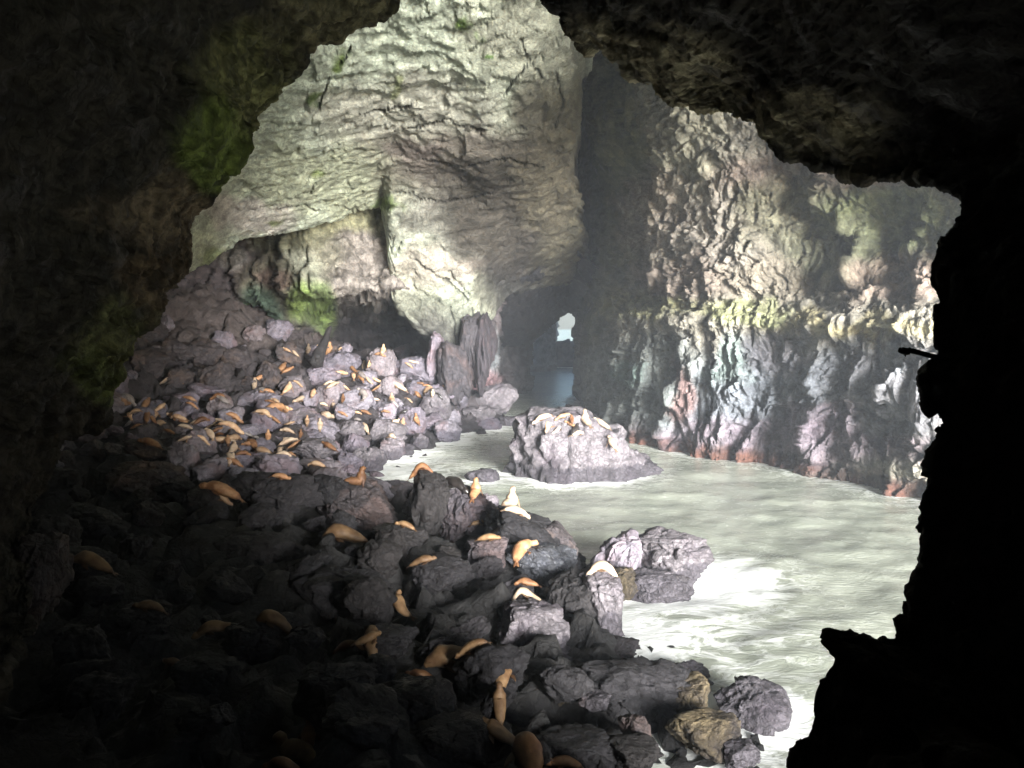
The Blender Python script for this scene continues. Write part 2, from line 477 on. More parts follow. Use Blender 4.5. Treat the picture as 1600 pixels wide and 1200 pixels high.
t_v = blend_tint(px, py, PALE, [
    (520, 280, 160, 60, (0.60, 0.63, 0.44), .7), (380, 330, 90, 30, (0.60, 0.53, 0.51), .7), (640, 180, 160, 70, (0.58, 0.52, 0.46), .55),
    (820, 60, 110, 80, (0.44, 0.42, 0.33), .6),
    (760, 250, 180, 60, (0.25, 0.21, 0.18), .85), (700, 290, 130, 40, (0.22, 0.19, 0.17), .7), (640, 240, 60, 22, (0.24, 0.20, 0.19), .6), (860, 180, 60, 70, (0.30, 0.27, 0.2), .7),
    (755, 312, 40, 12, (0.48, 0.46, 0.30), .8), (700, 350, 100, 40, (0.20, 0.18, 0.17), .75), (820, 350, 120, 120, (0.07, 0.065, 0.055), .95),  # last, darkest patch is painted shade toward the tunnel
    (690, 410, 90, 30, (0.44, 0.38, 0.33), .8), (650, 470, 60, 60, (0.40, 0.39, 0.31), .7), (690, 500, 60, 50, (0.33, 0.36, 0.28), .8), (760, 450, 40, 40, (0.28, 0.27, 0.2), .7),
    (850, 430, 130, 80, (0.045, 0.042, 0.042), .95), (800, 320, 120, 110, (0.10, 0.09, 0.075), .85), (720, 520, 60, 50, (0.17, 0.18, 0.15), .85), (650, 500, 50, 50, (0.24, 0.25, 0.20), .8), (690, 535, 90, 40, (0.12, 0.12, 0.11), .85), (850, 250, 70, 120, (0.10, 0.09, 0.07), .85), (900, 300, 65, 260, (0.13, 0.12, 0.08), .9), (860, 280, 50, 100, (0.2, 0.18, 0.13), .7), (600, 322, 34, 9, (0.2, 0.3, 0.08), .8),  # dark patches here paint shade on the lower block and right side
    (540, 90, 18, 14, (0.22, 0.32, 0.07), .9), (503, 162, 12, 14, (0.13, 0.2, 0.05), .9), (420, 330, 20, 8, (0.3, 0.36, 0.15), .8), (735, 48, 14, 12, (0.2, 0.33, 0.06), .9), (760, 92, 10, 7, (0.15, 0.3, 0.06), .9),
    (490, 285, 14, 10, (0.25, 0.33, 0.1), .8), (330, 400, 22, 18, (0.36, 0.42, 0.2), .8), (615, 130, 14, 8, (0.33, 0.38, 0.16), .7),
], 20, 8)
def cracks(px, py, lines, width=2.2, warp=5.0, seed=5):
    """0..1 mask of open joints in the rock: jagged lines that vary in width"""
    q = np.stack([px / 14.0, py / 14.0, np.zeros_like(px)], 1)
    wx, wy = px + warp * fbm(q, seed, 4, .6), py + warp * fbm(q + 50, seed + 3, 4, .6)
    d = np.full(len(px), 99.0)
    for ln in lines:
        for (a, b), (c, e) in zip(ln[:-1], ln[1:]):
            vx, vy = c - a, e - b
            t = np.clip(((wx - a) * vx + (wy - b) * vy) / (vx * vx + vy * vy), 0, 1)
            d = np.minimum(d, np.hypot(wx - a - t * vx, wy - b - t * vy) + 1.2 * np.abs(t - .5))
    return 1 - sstep(width * .4, width, d)
ck = cracks(px, py, [[(616, 372), (610, 400), (617, 430), (613, 466)], [(624, 380), (618, 405)], [(646, 408), (680, 430), (715, 452), (733, 470)], [(700, 424), (722, 448), (735, 462)], [(703, 480), (710, 508), (711, 535)],
    [(546, 72), (540, 92), (528, 104)], [(515, 122), (503, 150), (498, 172)], [(812, 60), (828, 95), (800, 130), (788, 150)], [(830, 100), (850, 125)], [(492, 285), (484, 303)], [(600, 345), (560, 330), (520, 322)],
    [(870, 110), (880, 160), (868, 200)], [(640, 200), (700, 190), (760, 205)], [(430, 330), (470, 322), (500, 330)], [(740, 480), (742, 530)], [(660, 250), (720, 262), (790, 250), (850, 262)], [(620, 300), (690, 318), (770, 300)], [(560, 180), (610, 172), (650, 160)]])
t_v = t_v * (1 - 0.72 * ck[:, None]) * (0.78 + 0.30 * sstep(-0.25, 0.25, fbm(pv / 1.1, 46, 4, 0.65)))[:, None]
pv = pv + np.array((0, 0.35, 0.25)) * ck[:, None]
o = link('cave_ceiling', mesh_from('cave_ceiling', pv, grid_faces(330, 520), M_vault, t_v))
tag(o, 'pale green domed rock ceiling over the cavern', kind='structure')

# back wall behind and below the ceiling edge, running into the left wall of the tunnel
bw = [(40, 92), (150, 100), (260, 110), (330, 114), (400, 116), (470, 116), (530, 117), (580, 118), (630, 119), (700, 121), (745, 121), (768, 123), (772, 132), (782, 145), (800, 152), (824, 156), (826, 162), (800, 175), (760, 190)]
colw = []
for k, (px_, D) in enumerate(bw):
    c = []
    for z in (34, 28, 24, 20, 16.5, 14.2, 11, 7, 3, -1, -6):
        YY = D + (0.10 * (z - 10) if k < 11 else 0)
        if z < 15 and px_ in (530, 580, 630): YY += 20
        if z >= 15:
            YY -= {400: 6, 470: 15, 530: 14, 580: 12, 630: 12}.get(px_, 0)
        x = (px_ - 800) / F_PX * (YY * cp - (z - CAM_Z) * sp)
        if k >= 12 and z > 14: x += (z - 14) * 0.32 * (1 if k < 17 else 0)
        c.append((x, YY, z))
    colw.append(c)
ctrlg = np.array(colw).transpose(1, 0, 2)
g = patch(ctrlg, 200, 420)
pv = disp(g, 1.2, 9.0, 0.8, 3.6, 0.3, (1, 1, 0.6), 90, sign=1.0)
px, py = project(pv)
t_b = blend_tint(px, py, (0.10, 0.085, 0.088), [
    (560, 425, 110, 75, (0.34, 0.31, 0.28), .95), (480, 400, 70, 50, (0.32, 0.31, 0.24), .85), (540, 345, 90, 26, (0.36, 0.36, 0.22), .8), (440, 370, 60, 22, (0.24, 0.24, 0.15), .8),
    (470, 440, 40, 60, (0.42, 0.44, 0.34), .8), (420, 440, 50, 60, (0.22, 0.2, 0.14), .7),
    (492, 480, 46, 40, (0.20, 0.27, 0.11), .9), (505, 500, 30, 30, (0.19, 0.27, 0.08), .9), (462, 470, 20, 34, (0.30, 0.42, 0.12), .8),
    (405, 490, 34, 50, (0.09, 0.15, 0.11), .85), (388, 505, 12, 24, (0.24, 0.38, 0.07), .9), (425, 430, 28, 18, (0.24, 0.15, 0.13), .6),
    (355, 395, 24, 26, (0.38, 0.36, 0.32), .8), (590, 530, 80, 42, (0.03, 0.027, 0.03), .95),  # near-black patch paints the shade of the hollow
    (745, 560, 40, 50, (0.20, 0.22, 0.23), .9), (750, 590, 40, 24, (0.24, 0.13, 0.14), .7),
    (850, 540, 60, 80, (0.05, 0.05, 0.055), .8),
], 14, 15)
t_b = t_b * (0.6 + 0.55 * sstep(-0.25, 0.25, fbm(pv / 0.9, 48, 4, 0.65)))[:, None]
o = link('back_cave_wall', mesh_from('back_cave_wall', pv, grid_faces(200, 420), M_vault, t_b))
tag(o, 'pale back wall with bright green algae above the far boulders', kind='structure')

# right wall: water line (px, depth from the picture), first columns are the right side of the tunnel
rw = [(940, 230), (915, 200), (901, 178), (901, 160), (907, 146), (912, 132), (924, 120), (945, 114), (975, 106), (1010, 99), (1050, 94), (1090, 90), (1150, 87.5), (1210, 85), (1260, 81), (1310, 77.5), (1370, 73.5), (1440, 69.5), (1520, 65), (1620, 59), (1740, 53)]
zs = [44, 41, 37, 34, 31, 28, 25, 22.5, 20, 18, 16, 14.6, 13.6, 12, 10, 8, 6, 4, 2.5, 1, -2, -6]
rwp = np.array([r[0] for r in rw[4:]], float); rwd = np.array([r[1] for r in rw[4:]], float)
fine = [(p_, D_, k_) for k_, (p_, D_) in enumerate(rw[:4])] + [(float(p_), float(1 / np.interp(p_, rwp, 1 / rwd)), 9) for p_ in np.linspace(903, 1740, 96)]
def saw(p_, edges, amp):
    """buttresses: each face stands out at its left edge and runs back into the rock to its right"""
    k = int(np.searchsorted(edges, p_))
    if k == 0 or k >= len(edges): return 0.0
    t = (p_ - edges[k - 1]) / (edges[k] - edges[k - 1])
    j = min(t / 0.12, 1.0)
    return amp * (-1 + 2 * t) if t > 0.12 else amp * (1 - 2 * j + 0.24 * j)
E_LOW = np.array([915, 975, 1050, 1106, 1250, 1330, 1400, 1520, 1620, 1740.])
E_UP = np.array([905, 1008, 1255, 1375, 1480, 1620, 1740.])
colw = []
for (px_, D, k) in fine:
    c = []
    x0 = (px_ - 800) / F_PX * (D * cp + CAM_Z * sp)
    for z in zs:
        lean = 0.0                                     # metres pushed into the rock (+) or out over the water (-)
        if z > 14: lean += 2.2
        if z == 14.6: lean -= 1.2
        if z == 13.6: lean -= 1.0
        if z > 25: lean -= (z - 25) * 0.35
        if z < 12: lean += -0.12 * (12 - z)
        lean += 4.5 * math.exp(-((px_ - 1340) / 95.0) ** 2 - ((z - 21.5) / 4.0) ** 2)
        wv_ = 30 * float(vnoise(np.array([[px_ / 60.0, z / 5.0, 3.0]]), 77)[0])
        if z < 13.8: lean += saw(px_ + wv_, E_LOW, 1.0) * min(1.0, (z + 4) / 8.0)
        elif z > 15: lean += saw(px_ + 2 * wv_, E_UP, 2.0)
        if px_ > 1480: lean += (px_ - 1480) * 0.07
        if k < 6: lean = 0.0
        elif px_ < 960: lean *= max(0.0, (px_ - 903) / 57.0)
        c.append((x0 + lean * 0.88, D + lean * 0.45, z))
    colw.append(c)
ctrlg = np.array(colw).transpose(1, 0, 2)
g = patch(ctrlg, 460, 640)
ed = np.ones((460, 640)); ed[:, :60] *= 0.7
pv_u = disp(g, 1.2, 12.0, 0.45, 3.0, 0.32, (1, 1, 0.8), 140, sign=-1.0, edge=ed)
pv_l = disp(g, 0.8, 9.0, 0.75, 3.4, 0.40, (1, 1, 0.5), 160, sign=-1.0, edge=ed)
zz = g.reshape(-1, 3)[:, 2]
w = sstep(12.0, 15.5, zz + 0.8 * fbm(g.reshape(-1, 3) / 4, 3, 2))[:, None]
pv = pv_u * w + pv_l * (1 - w)
px, py = project(pv)
TAN = (0.28, 0.265, 0.22)
t_r = blend_tint(px, py, TAN, [
    (1060, 200, 90, 110, (0.38, 0.37, 0.28), .8), (960, 230, 60, 220, (0.15, 0.16, 0.08), .9), (1010, 330, 60, 60, (0.42, 0.36, 0.30), .7), (1120, 350, 110, 80, (0.35, 0.32, 0.28), .7),
    (1270, 270, 180, 40, (0.24, 0.19, 0.16), .8), (1230, 330, 90, 60, (0.2, 0.2, 0.13), .75), (1390, 340, 120, 60, (0.20, 0.23, 0.12), .9), (1330, 400, 110, 50, (0.15, 0.16, 0.10), .85),
    (1400, 430, 90, 50, (0.32, 0.24, 0.2), .7), (1060, 430, 80, 40, (0.25, 0.2, 0.17), .7), (1200, 440, 90, 40, (0.3, 0.26, 0.2), .6), (930, 420, 40, 160, (0.10, 0.11, 0.07), .8),
    (1020, 480, 90, 22, (0.27, 0.27, 0.14), .8), (1160, 490, 70, 20, (0.36, 0.38, 0.20), .9), (1290, 510, 100, 20, (0.46, 0.41, 0.24), .9), (1400, 520, 100, 16, (0.48, 0.44, 0.28), .9),
    (1200, 620, 300, 90, (0.18, 0.20, 0.23), .96), (1000, 590, 110, 80, (0.18, 0.20, 0.19), .9), (1420, 610, 130, 80, (0.21, 0.21, 0.225), .9),
    (1140, 560, 34, 40, (0.20, 0.26, 0.24), .8), (990, 590, 26, 22, (0.15, 0.22, 0.2), .7), (1220, 560, 60, 40, (0.20, 0.195, 0.215), .8), (1070, 620, 26, 50, (0.22, 0.12, 0.11), .7),
    (1200, 700, 330, 40, (0.20, 0.165, 0.195), .85), (1280, 650, 80, 30, (0.20, 0.16, 0.19), .7), (1400, 560, 30, 30, (0.22, 0.24, 0.26), .8),
], 18, 21)
wl = (1 - sstep(0.3, 1.7, pv[:, 2] + 0.7 * fbm(pv / 2.0, 61, 3))) * sstep(940, 960, px) * (0.35 + 0.65 * sstep(-0.25, 0.25, fbm(pv / 3.0, 62, 3)))
t_r = t_r * (1 - wl[:, None]) + np.array((0.33, 0.16, 0.11)) * wl[:, None]
t_r = t_r * (0.72 + 0.4 * sstep(-0.25, 0.25, fbm(pv / 0.9, 49, 4, 0.65)))[:, None]
o = link('right_cave_wall', mesh_from('right_cave_wall', pv, grid_faces(460, 640), M_wall, t_r))
tag(o, 'craggy tan and slate rock wall rising from the water', kind='structure')

# far chamber beyond the tunnel, open to the daylight
fw = []
for (px_, D) in [(700, 196), (770, 200), (820, 204), (850, 208), (868, 212), (864, 213), (867, 224), (868, 240), (850, 260)]:
    fw.append([((px_ - 800) / F_PX * (D * cp - (z - CAM_Z) * sp), D, z) for z in (22, 17, 13, 9, 6, 3, 0, -4)])
g = patch(np.array(fw).transpose(1, 0, 2), 60, 90)
pv = disp(g, 0.8, 8.0, 0.5, 3.0, 0.2, (1, 1, .7), 200)
o = link('sea_gap_wall', mesh_from('sea_gap_wall', pv, grid_faces(60, 90), M_vault, np.tile((0.6, 0.6, 0.62), (len(pv), 1))))
tag(o, 'far rock wall beside the bright sea gap', kind='structure')
rf = []
for (px_, ) in [(640,), (700,), (760,), (800,), (830,), (850,), (868,), (880,), (893,), (910,), (960,)]:
    row = []
    for D in (120, 132, 140, 148, 156, 162, 168, 174):
        zt = {640: 5, 700: 6, 760: 7, 800: 7.5, 830: 8.8, 850: 10.9, 868: 12.5, 880: 13.9, 893: 14.2, 910: 12.5, 960: 8}[px_]
        zt = 15 - (15 - zt) * D / 165.0 + (9.0 if D < 150 else 0) * (150 - min(D, 150)) / 30
        row.append(((px_ - 800) / F_PX * (D * cp), D, zt))
    rf.append(row)
g = patch(np.array(rf).transpose(1, 0, 2), 90, 110)
pv = disp(g, 0.3, 6.0, 0.3, 3.0, 0.15, (1, 1, 1), 220)
o = link('tunnel_roof', mesh_from('tunnel_roof', pv, grid_faces(90, 110), M_vault, np.tile((0.04, 0.04, 0.045), (len(pv), 1))))
tag(o, 'low dark roof of the sea tunnel', kind='structure')

# the hill over the cave: closes the cavern against the sky except at the sea opening on the right
hr = [(-22, 90), (0, 90), (20, 90), (40, 90), (60, 90), (74, 80), (90, 70), (110, 70), (150, 70)]
rows = []
for (Y, xr) in hr:
    row = [(-95, Y, -8), (-94, Y, 10), (-92, Y, 30), (-88, Y, 44), (-70, Y, 52)]
    for k in range(1, 9):
        row.append((-70 + (xr + 70) * k / 8.0, Y, 53 + 4 * math.sin(Y / 20.0 + k)))
    rows.append(row)
back = []
for z in (44, 30, 16):
    back.append([(-95 + (70 + 95) * k / 12.0, 152, min(z, 50)) for k in range(13)])
rows += back
g = patch(np.array(rows), 160, 170)
pv = disp(g, 3.0, 25.0, 2.0, 9.0, 0.4, (1, 1, 1), 250)
o = link('hill', mesh_from('hill', pv, grid_faces(160, 170), M_vault, np.tile((0.06, 0.065, 0.04), (len(pv), 1))))
tag(o, 'hill of rock over the sea cave', kind='structure')
def cliff(name, plan, zs_, nr, nc, seed, label):
    g = patch(np.array([[(x, y, z) for (x, y) in plan] for z in zs_]), nr, nc)
    pv = disp(g, 1.5, 12.0, 1.0, 5.0, 0.3, (1, 1, 1), seed)
    o = link(name, mesh_from(name, pv, grid_faces(nr, nc), M_vault, np.tile((0.05, 0.048, 0.045), (len(pv), 1))))
    tag(o, label, kind='structure')
cliff('cliff', [(-94, -17), (-60, -18), (-30, -18), (0, -18), (11, -17), (16, -15)], (56, 40, 25, 10, -6), 60, 160, 270, 'dark rock cliff behind the grotto')
v_, f_ = None, None
import bmesh
bmh = bmesh.new(); bmesh.ops.create_icosphere(bmh, subdivisions=6, radius=1.0)
v_ = np.array([x.co[:] for x in bmh.verts]); f_ = np.array([[a.index for a in q.verts] for q in bmh.faces]); bmh.free()
pv = v_ * np.array((14.0, 7.0, 24.0)) * (1 + 0.16 * fbm(v_ * 1.6, 711, 4) + 0.07 * facet(v_ * 3, 712)[0])[:, None] + np.array((32.0, 28.0, 50.0))  # blocker added out of view to shade the right of the ceiling
o = link('ceiling_shade_blocker', mesh_from('ceiling_shade_blocker', pv, f_, M_vault, np.tile((0.08, 0.08, 0.06), (len(pv), 1))))
tag(o, 'added unseen rock that shades the ceiling above the tunnel', kind='structure')
pv = v_ * np.array((6.0, 5.6, 8.6)) * (1 + 0.10 * fbm(v_ * 2.2, 721, 4) + 0.05 * facet(v_ * 4, 722)[0])[:, None] + np.array((3.8, 10.6, 0.0))  # blocker added below the view to keep low sun off the foreground
o = link('foreground_shade_blocker', mesh_from('foreground_shade_blocker', pv, f_, M_near, np.tile((0.02, 0.019, 0.018), (len(pv), 1))))
tag(o, 'added unseen rock that keeps the sun off the foreground', kind='structure')
cliff('sea_cliff', [(52, 58), (60, 62), (74, 58), (82, 40), (84, 10), (84, -24)], (60, 40, 25, 10, -6), 60, 120, 290, 'rock cliff on the far side of the sea opening')
cliff('back_cliff', [(-94, 153), (-60, 152), (-30, 150), (-12, 150), (-9, 146)], (30, 20, 10, 0, -6), 50, 120, 280, 'rock mass behind the cavern')

# ------------------------------------------------------------------ near grotto: dark rock shell round the camera with its craggy mouth
rim = [(620, -10, 42), (560, 28, 41), (500, 58, 40), (447, 100, 38), (430, 138, 37), (393, 186, 36), (388, 238, 35), (345, 280, 34), (300, 328, 33), (284, 372, 33), (277, 412, 33), (258, 440, 33), (244, 482, 33), (222, 522, 34),
       (196, 560, 35), (165, 600, 36), (148, 636, 37), (100, 700, 37), (60, 790, 34), (45, 880, 30), (40, 980, 26), (-20, 1100, 20), (-40, 1230, 15), (250, 1330, 10), (600, 1400, 8.5), (950, 1370, 8.5), (1120, 1330, 9), (1215, 1235, 9.5),
       (1240, 1160, 10), (1262, 1110, 10), (1275, 1060, 10.2), (1298, 1030, 10.3), (1284, 1000, 10.3), (1296, 978, 10.4), (1325, 975, 10.5), (1352, 990, 10.7), (1385, 1003, 11), (1408, 1003, 11.2), (1422, 960, 11.4), (1438, 900, 11.6),
       (1446, 840, 11.7), (1446, 780, 11.8), (1456, 735, 12), (1470, 690, 12.2), (1464, 655, 12.4), (1446, 635, 12.5), (1440, 595, 12.6), (1455, 555, 12.8), (1455, 515, 13), (1462, 470, 13.3), (1468, 420, 13.6), (1480, 382, 14), (1500, 345, 14.5), (1500, 305, 15.2),
       (1440, 275, 17.5), (1390, 276, 20), (1340, 270, 22), (1285, 252, 24), (1205, 217, 26), (1145, 190, 28), (1080, 150, 31), (1000, 118, 34), (935, 80, 37), (882, 62, 39), (874, 20, 40), (860, -20, 40), (800, -70, 40), (700, -70, 41)]
NR = len(rim)
rimw = np.array([tuple(P(*r)) for r in rim])
axis = np.array([0.0, 0.0, 14.5])
rings = []
for s in (1.32, 1.18, 1.0, 0.84, 0.68, 0.52, 0.38, 0.26, 0.15, 0.07, 0.02):
    r = rimw.copy()
    r[:, 1] = rimw[:, 1] * (1 - 0.85 * s) - (5 * (s - 1) * 3 if s > 1 else 0)
    rt = ((rimw[:, 0] > 3.5) & (rimw[:, 2] < 17.6)).astype(float)
    rt = np.convolve(np.concatenate([rt[-3:], rt, rt[:3]]), np.ones(7) / 7, 'valid')
    ex = (1 - 0.45 * s) * (1 + 0.32 * math.sin(math.pi * min(s, 1.0)) ** 0.8)
    fl = (1 - 0.45 * s) * (1 + 0.10 * math.sin(math.pi * min(s, 1.0)))
    sc = ex * rt + fl * (1 - rt)
    if s > 1: sc = sc * (1.33 - s) / 0.33 * 0.98 + 0.02
    for a in (0, 2): r[:, a] = axis[a] + (rimw[:, a] - axis[a]) * sc
    # widen the small right-hand side so that the wall stays behind its own edge
    rings.append(r)
rings.append(rimw)
out = rimw - np.array([0, 0, 14.5]); out[:, 1] = 0
on = out / np.linalg.norm(out, axis=1, keepdims=True)
right = np.clip(on[:, 0], 0, 1)[:, None]
left = np.clip(-on[:, 0], 0, 1)[:, None]
for k, (dr, dy) in enumerate([(0.35, 0.45), (1.1, 0.7), (2.4, 0.6), (4.5, 0.0), (7.0, -2.0), (9.0, -6.0)]):
    q = rimw + on * (dr * (1 + 0.6 * left) * (1 - right) + min(dr, 1.6) * (1 + 0.04 * dr) * right)
    q[:, 1] += dy * (1 + 0.0 * left[:, 0])
    rings.append(q)
last = rings[-1].copy(); last[:, 1] = np.minimum(last[:, 1], 20) * 0.5 - 6; rings.append(last)
ctrlg = np.array(rings)
# closed in the rim direction: wrap a few columns
W = 3
ctrlg = np.concatenate([ctrlg[:, -W:], ctrlg, ctrlg[:, :W]], axis=1)
seg = np.linalg.norm(np.diff(np.vstack([rimw, rimw[:1]]), axis=0), axis=1)
ncol = 1500
ts = np.linspace(W, W + NR, ncol)
A = cr_matrix(len(rings), 210, np.concatenate([np.linspace(0, 7, 60, endpoint=False), np.linspace(7, 14, 110, endpoint=False), np.linspace(14, len(rings) - 1, 40)]))
B = cr_matrix(ctrlg.shape[1], ncol, ts)
g = np.einsum('ri,ijk,cj->rck', A, ctrlg, B)
n = grid_normals(g)
p = g.reshape(-1, 3)
# displacement proportional to the distance so that the nearest edges stay fine
dist = np.clip(np.linalg.norm(p - np.array([0, 0, CAM_Z]), axis=1), 3, 45) / 34.0
q = p.copy()
f1, f2, cid = worley(q / 1.7 + fbm(q / 1.5, 8, 2)[:, None] * 0.6, 301)
d = 0.75 * dist * fbm(q / 3.5, 302, 3) + 0.40 * dist * ((0.6 - f1) + (cid - .5) * 0.6) + 0.26 * np.sqrt(dist) * dist ** .3 * fbm(q / 0.7, 303, 5, 0.65) + 0.25 * dist * ridged(q * np.array((1, 1, 1.8)) / 2.2, 304, 4) + 0.05 * fbm(q / 0.22, 305, 3, 0.7) + 0.07 * facet(q / 0.55, 306)[0]
d[(p[:, 1] < 4)] *= 0.3
pv = p + n.reshape(-1, 3) * d[:, None]
pv[g.reshape(-1, 3)[:, 1] < 1] = p[g.reshape(-1, 3)[:, 1] < 1]
px, py = project(pv)
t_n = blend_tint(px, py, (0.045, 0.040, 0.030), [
    (400, 130, 90, 90, (0.24, 0.24, 0.10), .85), (350, 230, 70, 80, (0.20, 0.26, 0.06), .85), (270, 330, 70, 60, (0.28, 0.22, 0.14), .85), (240, 430, 55, 70, (0.22, 0.17, 0.10), .85), (190, 550, 60, 80, (0.16, 0.17, 0.07), .8), (520, 30, 100, 50, (0.2, 0.18, 0.1), .8), (230, 340, 110, 40, (0.19, 0.15, 0.10), .7), (240, 420, 60, 60, (0.09, 0.065, 0.04), .7), (150, 590, 60, 50, (0.11, 0.14, 0.04), .7),  # mossy rim tones raised to paint in light from the cavern
    (1000, 95, 150, 60, (0.46, 0.41, 0.27), .95), (1200, 180, 190, 60, (0.44, 0.39, 0.25), .95), (1400, 250, 90, 35, (0.36, 0.31, 0.2), .85), (430, 60, 60, 40, (0.09, 0.08, 0.045), .7),  # underside brightened in colour for light bounced off the water
    (1500, 700, 180, 700, (0.018, 0.017, 0.016), .95), (1350, 1100, 160, 120, (0.018, 0.017, 0.016), .95), (440, 1300, 900, 120, (0.018, 0.017, 0.016), .9),  # near-black patches paint the shade of right wall and bottom
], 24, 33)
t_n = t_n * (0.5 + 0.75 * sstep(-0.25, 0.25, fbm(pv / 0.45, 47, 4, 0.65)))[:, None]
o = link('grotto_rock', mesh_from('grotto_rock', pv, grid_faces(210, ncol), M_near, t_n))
tag(o, 'dark craggy rock mouth of the near grotto', kind='structure')

# ------------------------------------------------------------------ boulders
def ico(sub):
    import bmesh
    bm = bmesh.new()
    bmesh.ops.create_icosphere(bm, subdivisions=sub, radius=1.0)
    v = np.array([x.co[:] for x in bm.verts]); f = np.array([[a.index for a in q.verts] for q in bm.faces])
    bm.free()
    return v, f
ICO5, ICO6 = ico(5), ico(6)

def boulder_verts(seed, base, blocky=0.6, rough=1.0):
    r_ = np.random.default_rng(seed)
    v = base
    k = 11
    n = r_.normal(size=(k, 3)); n /= np.linalg.norm(n, axis=1, keepdims=True)
    dd = r_.uniform(0.60, 0.98, k)
    dots = v @ n.T
    rad = np.where(dots > 0.05, dd[None, :] / np.maximum(dots, 0.05), 9.0)
    soft = -np.log(np.exp(-24 * np.minimum(rad, 4)).sum(1) + np.exp(-24 * 1.12)) / 24
    rr = soft * blocky + 0.92 * (1 - blocky)
    q = v * rr[:, None]
    off = r_.uniform(-50, 50, 3)
    fc, f1, f2 = facet(q * 2.1 + off, seed)
    fd, _1, _2 = facet(q * 5.5 + off, seed + 2)
    h = 0.10 * fbm(q * 1.3 + off, seed, 3) + 0.085 * fc + 0.025 * fd + 0.05 * rough * fbm(q * 5 + off, seed + 4, 4, 0.6) - 0.03 * (1 - sstep(0, .08, f2 - f1))
    return v * (rr + h * 1.25)[:, None]

LIB = [boulder_verts(100 + k, ICO5[0], 0.95 if k % 4 else 0.75) for k in range(14)]
LIBM = {}
boulders = []          # (object, px, py, kind text)

def place_boulder(cx, cy, w, h, mat=None, hero=False, D=None, seed=None, depth=None, rot=None, tilt=0.0, base_frac=0.32, words=None, name='boulder'):
    if D is None:
        hit = terrain_hit(cx, cy + h * base_frac)
        D = hit.y + w / F_PX * hit.y * 0.18
    c = P(cx, cy, D)
    sx = w / F_PX * D * 0.5 * 1.08
    sz = h / F_PX * D * 0.5 * 1.12
    sy = depth if depth else (sx + sz) * 0.52
    seed = seed if seed is not None else rnd.randrange(10 ** 6)
    mat = mat or M_boulder
    if hero:
        v = boulder_verts(seed, ICO6[0] if w > 60 else ICO5[0], 0.92)
        v[:, 2] = np.where(v[:, 2] > 0.5, 0.5 + (v[:, 2] - 0.5) * 0.45, v[:, 2]) + 0.12
        v = v * np.array((sx, sy, sz))
        me = mesh_from(name, v, ICO6[1] if w > 60 else ICO5[1], mat)
        o = link(name, me)
    else:
        k = seed % len(LIB)
        if (k, mat.name) not in LIBM: LIBM[(k, mat.name)] = mesh_from(name, LIB[k], ICO5[1], mat)
        o = link(name, LIBM[(k, mat.name)])
        o.scale = (sx, sy, sz)
        o.rotation_euler = (rnd.uniform(-.25, .25), rnd.uniform(-.25, .25), 0)
        o.rotation_euler.z = rnd.choice((0, math.pi)) + rnd.uniform(-.5, .5)
    o.location = c
    if hero: o.rotation_euler = (0, tilt, rot or 0)
    o['_r'] = max(sx, sy)
    boulders.append((o, cx, cy, words))
    return o

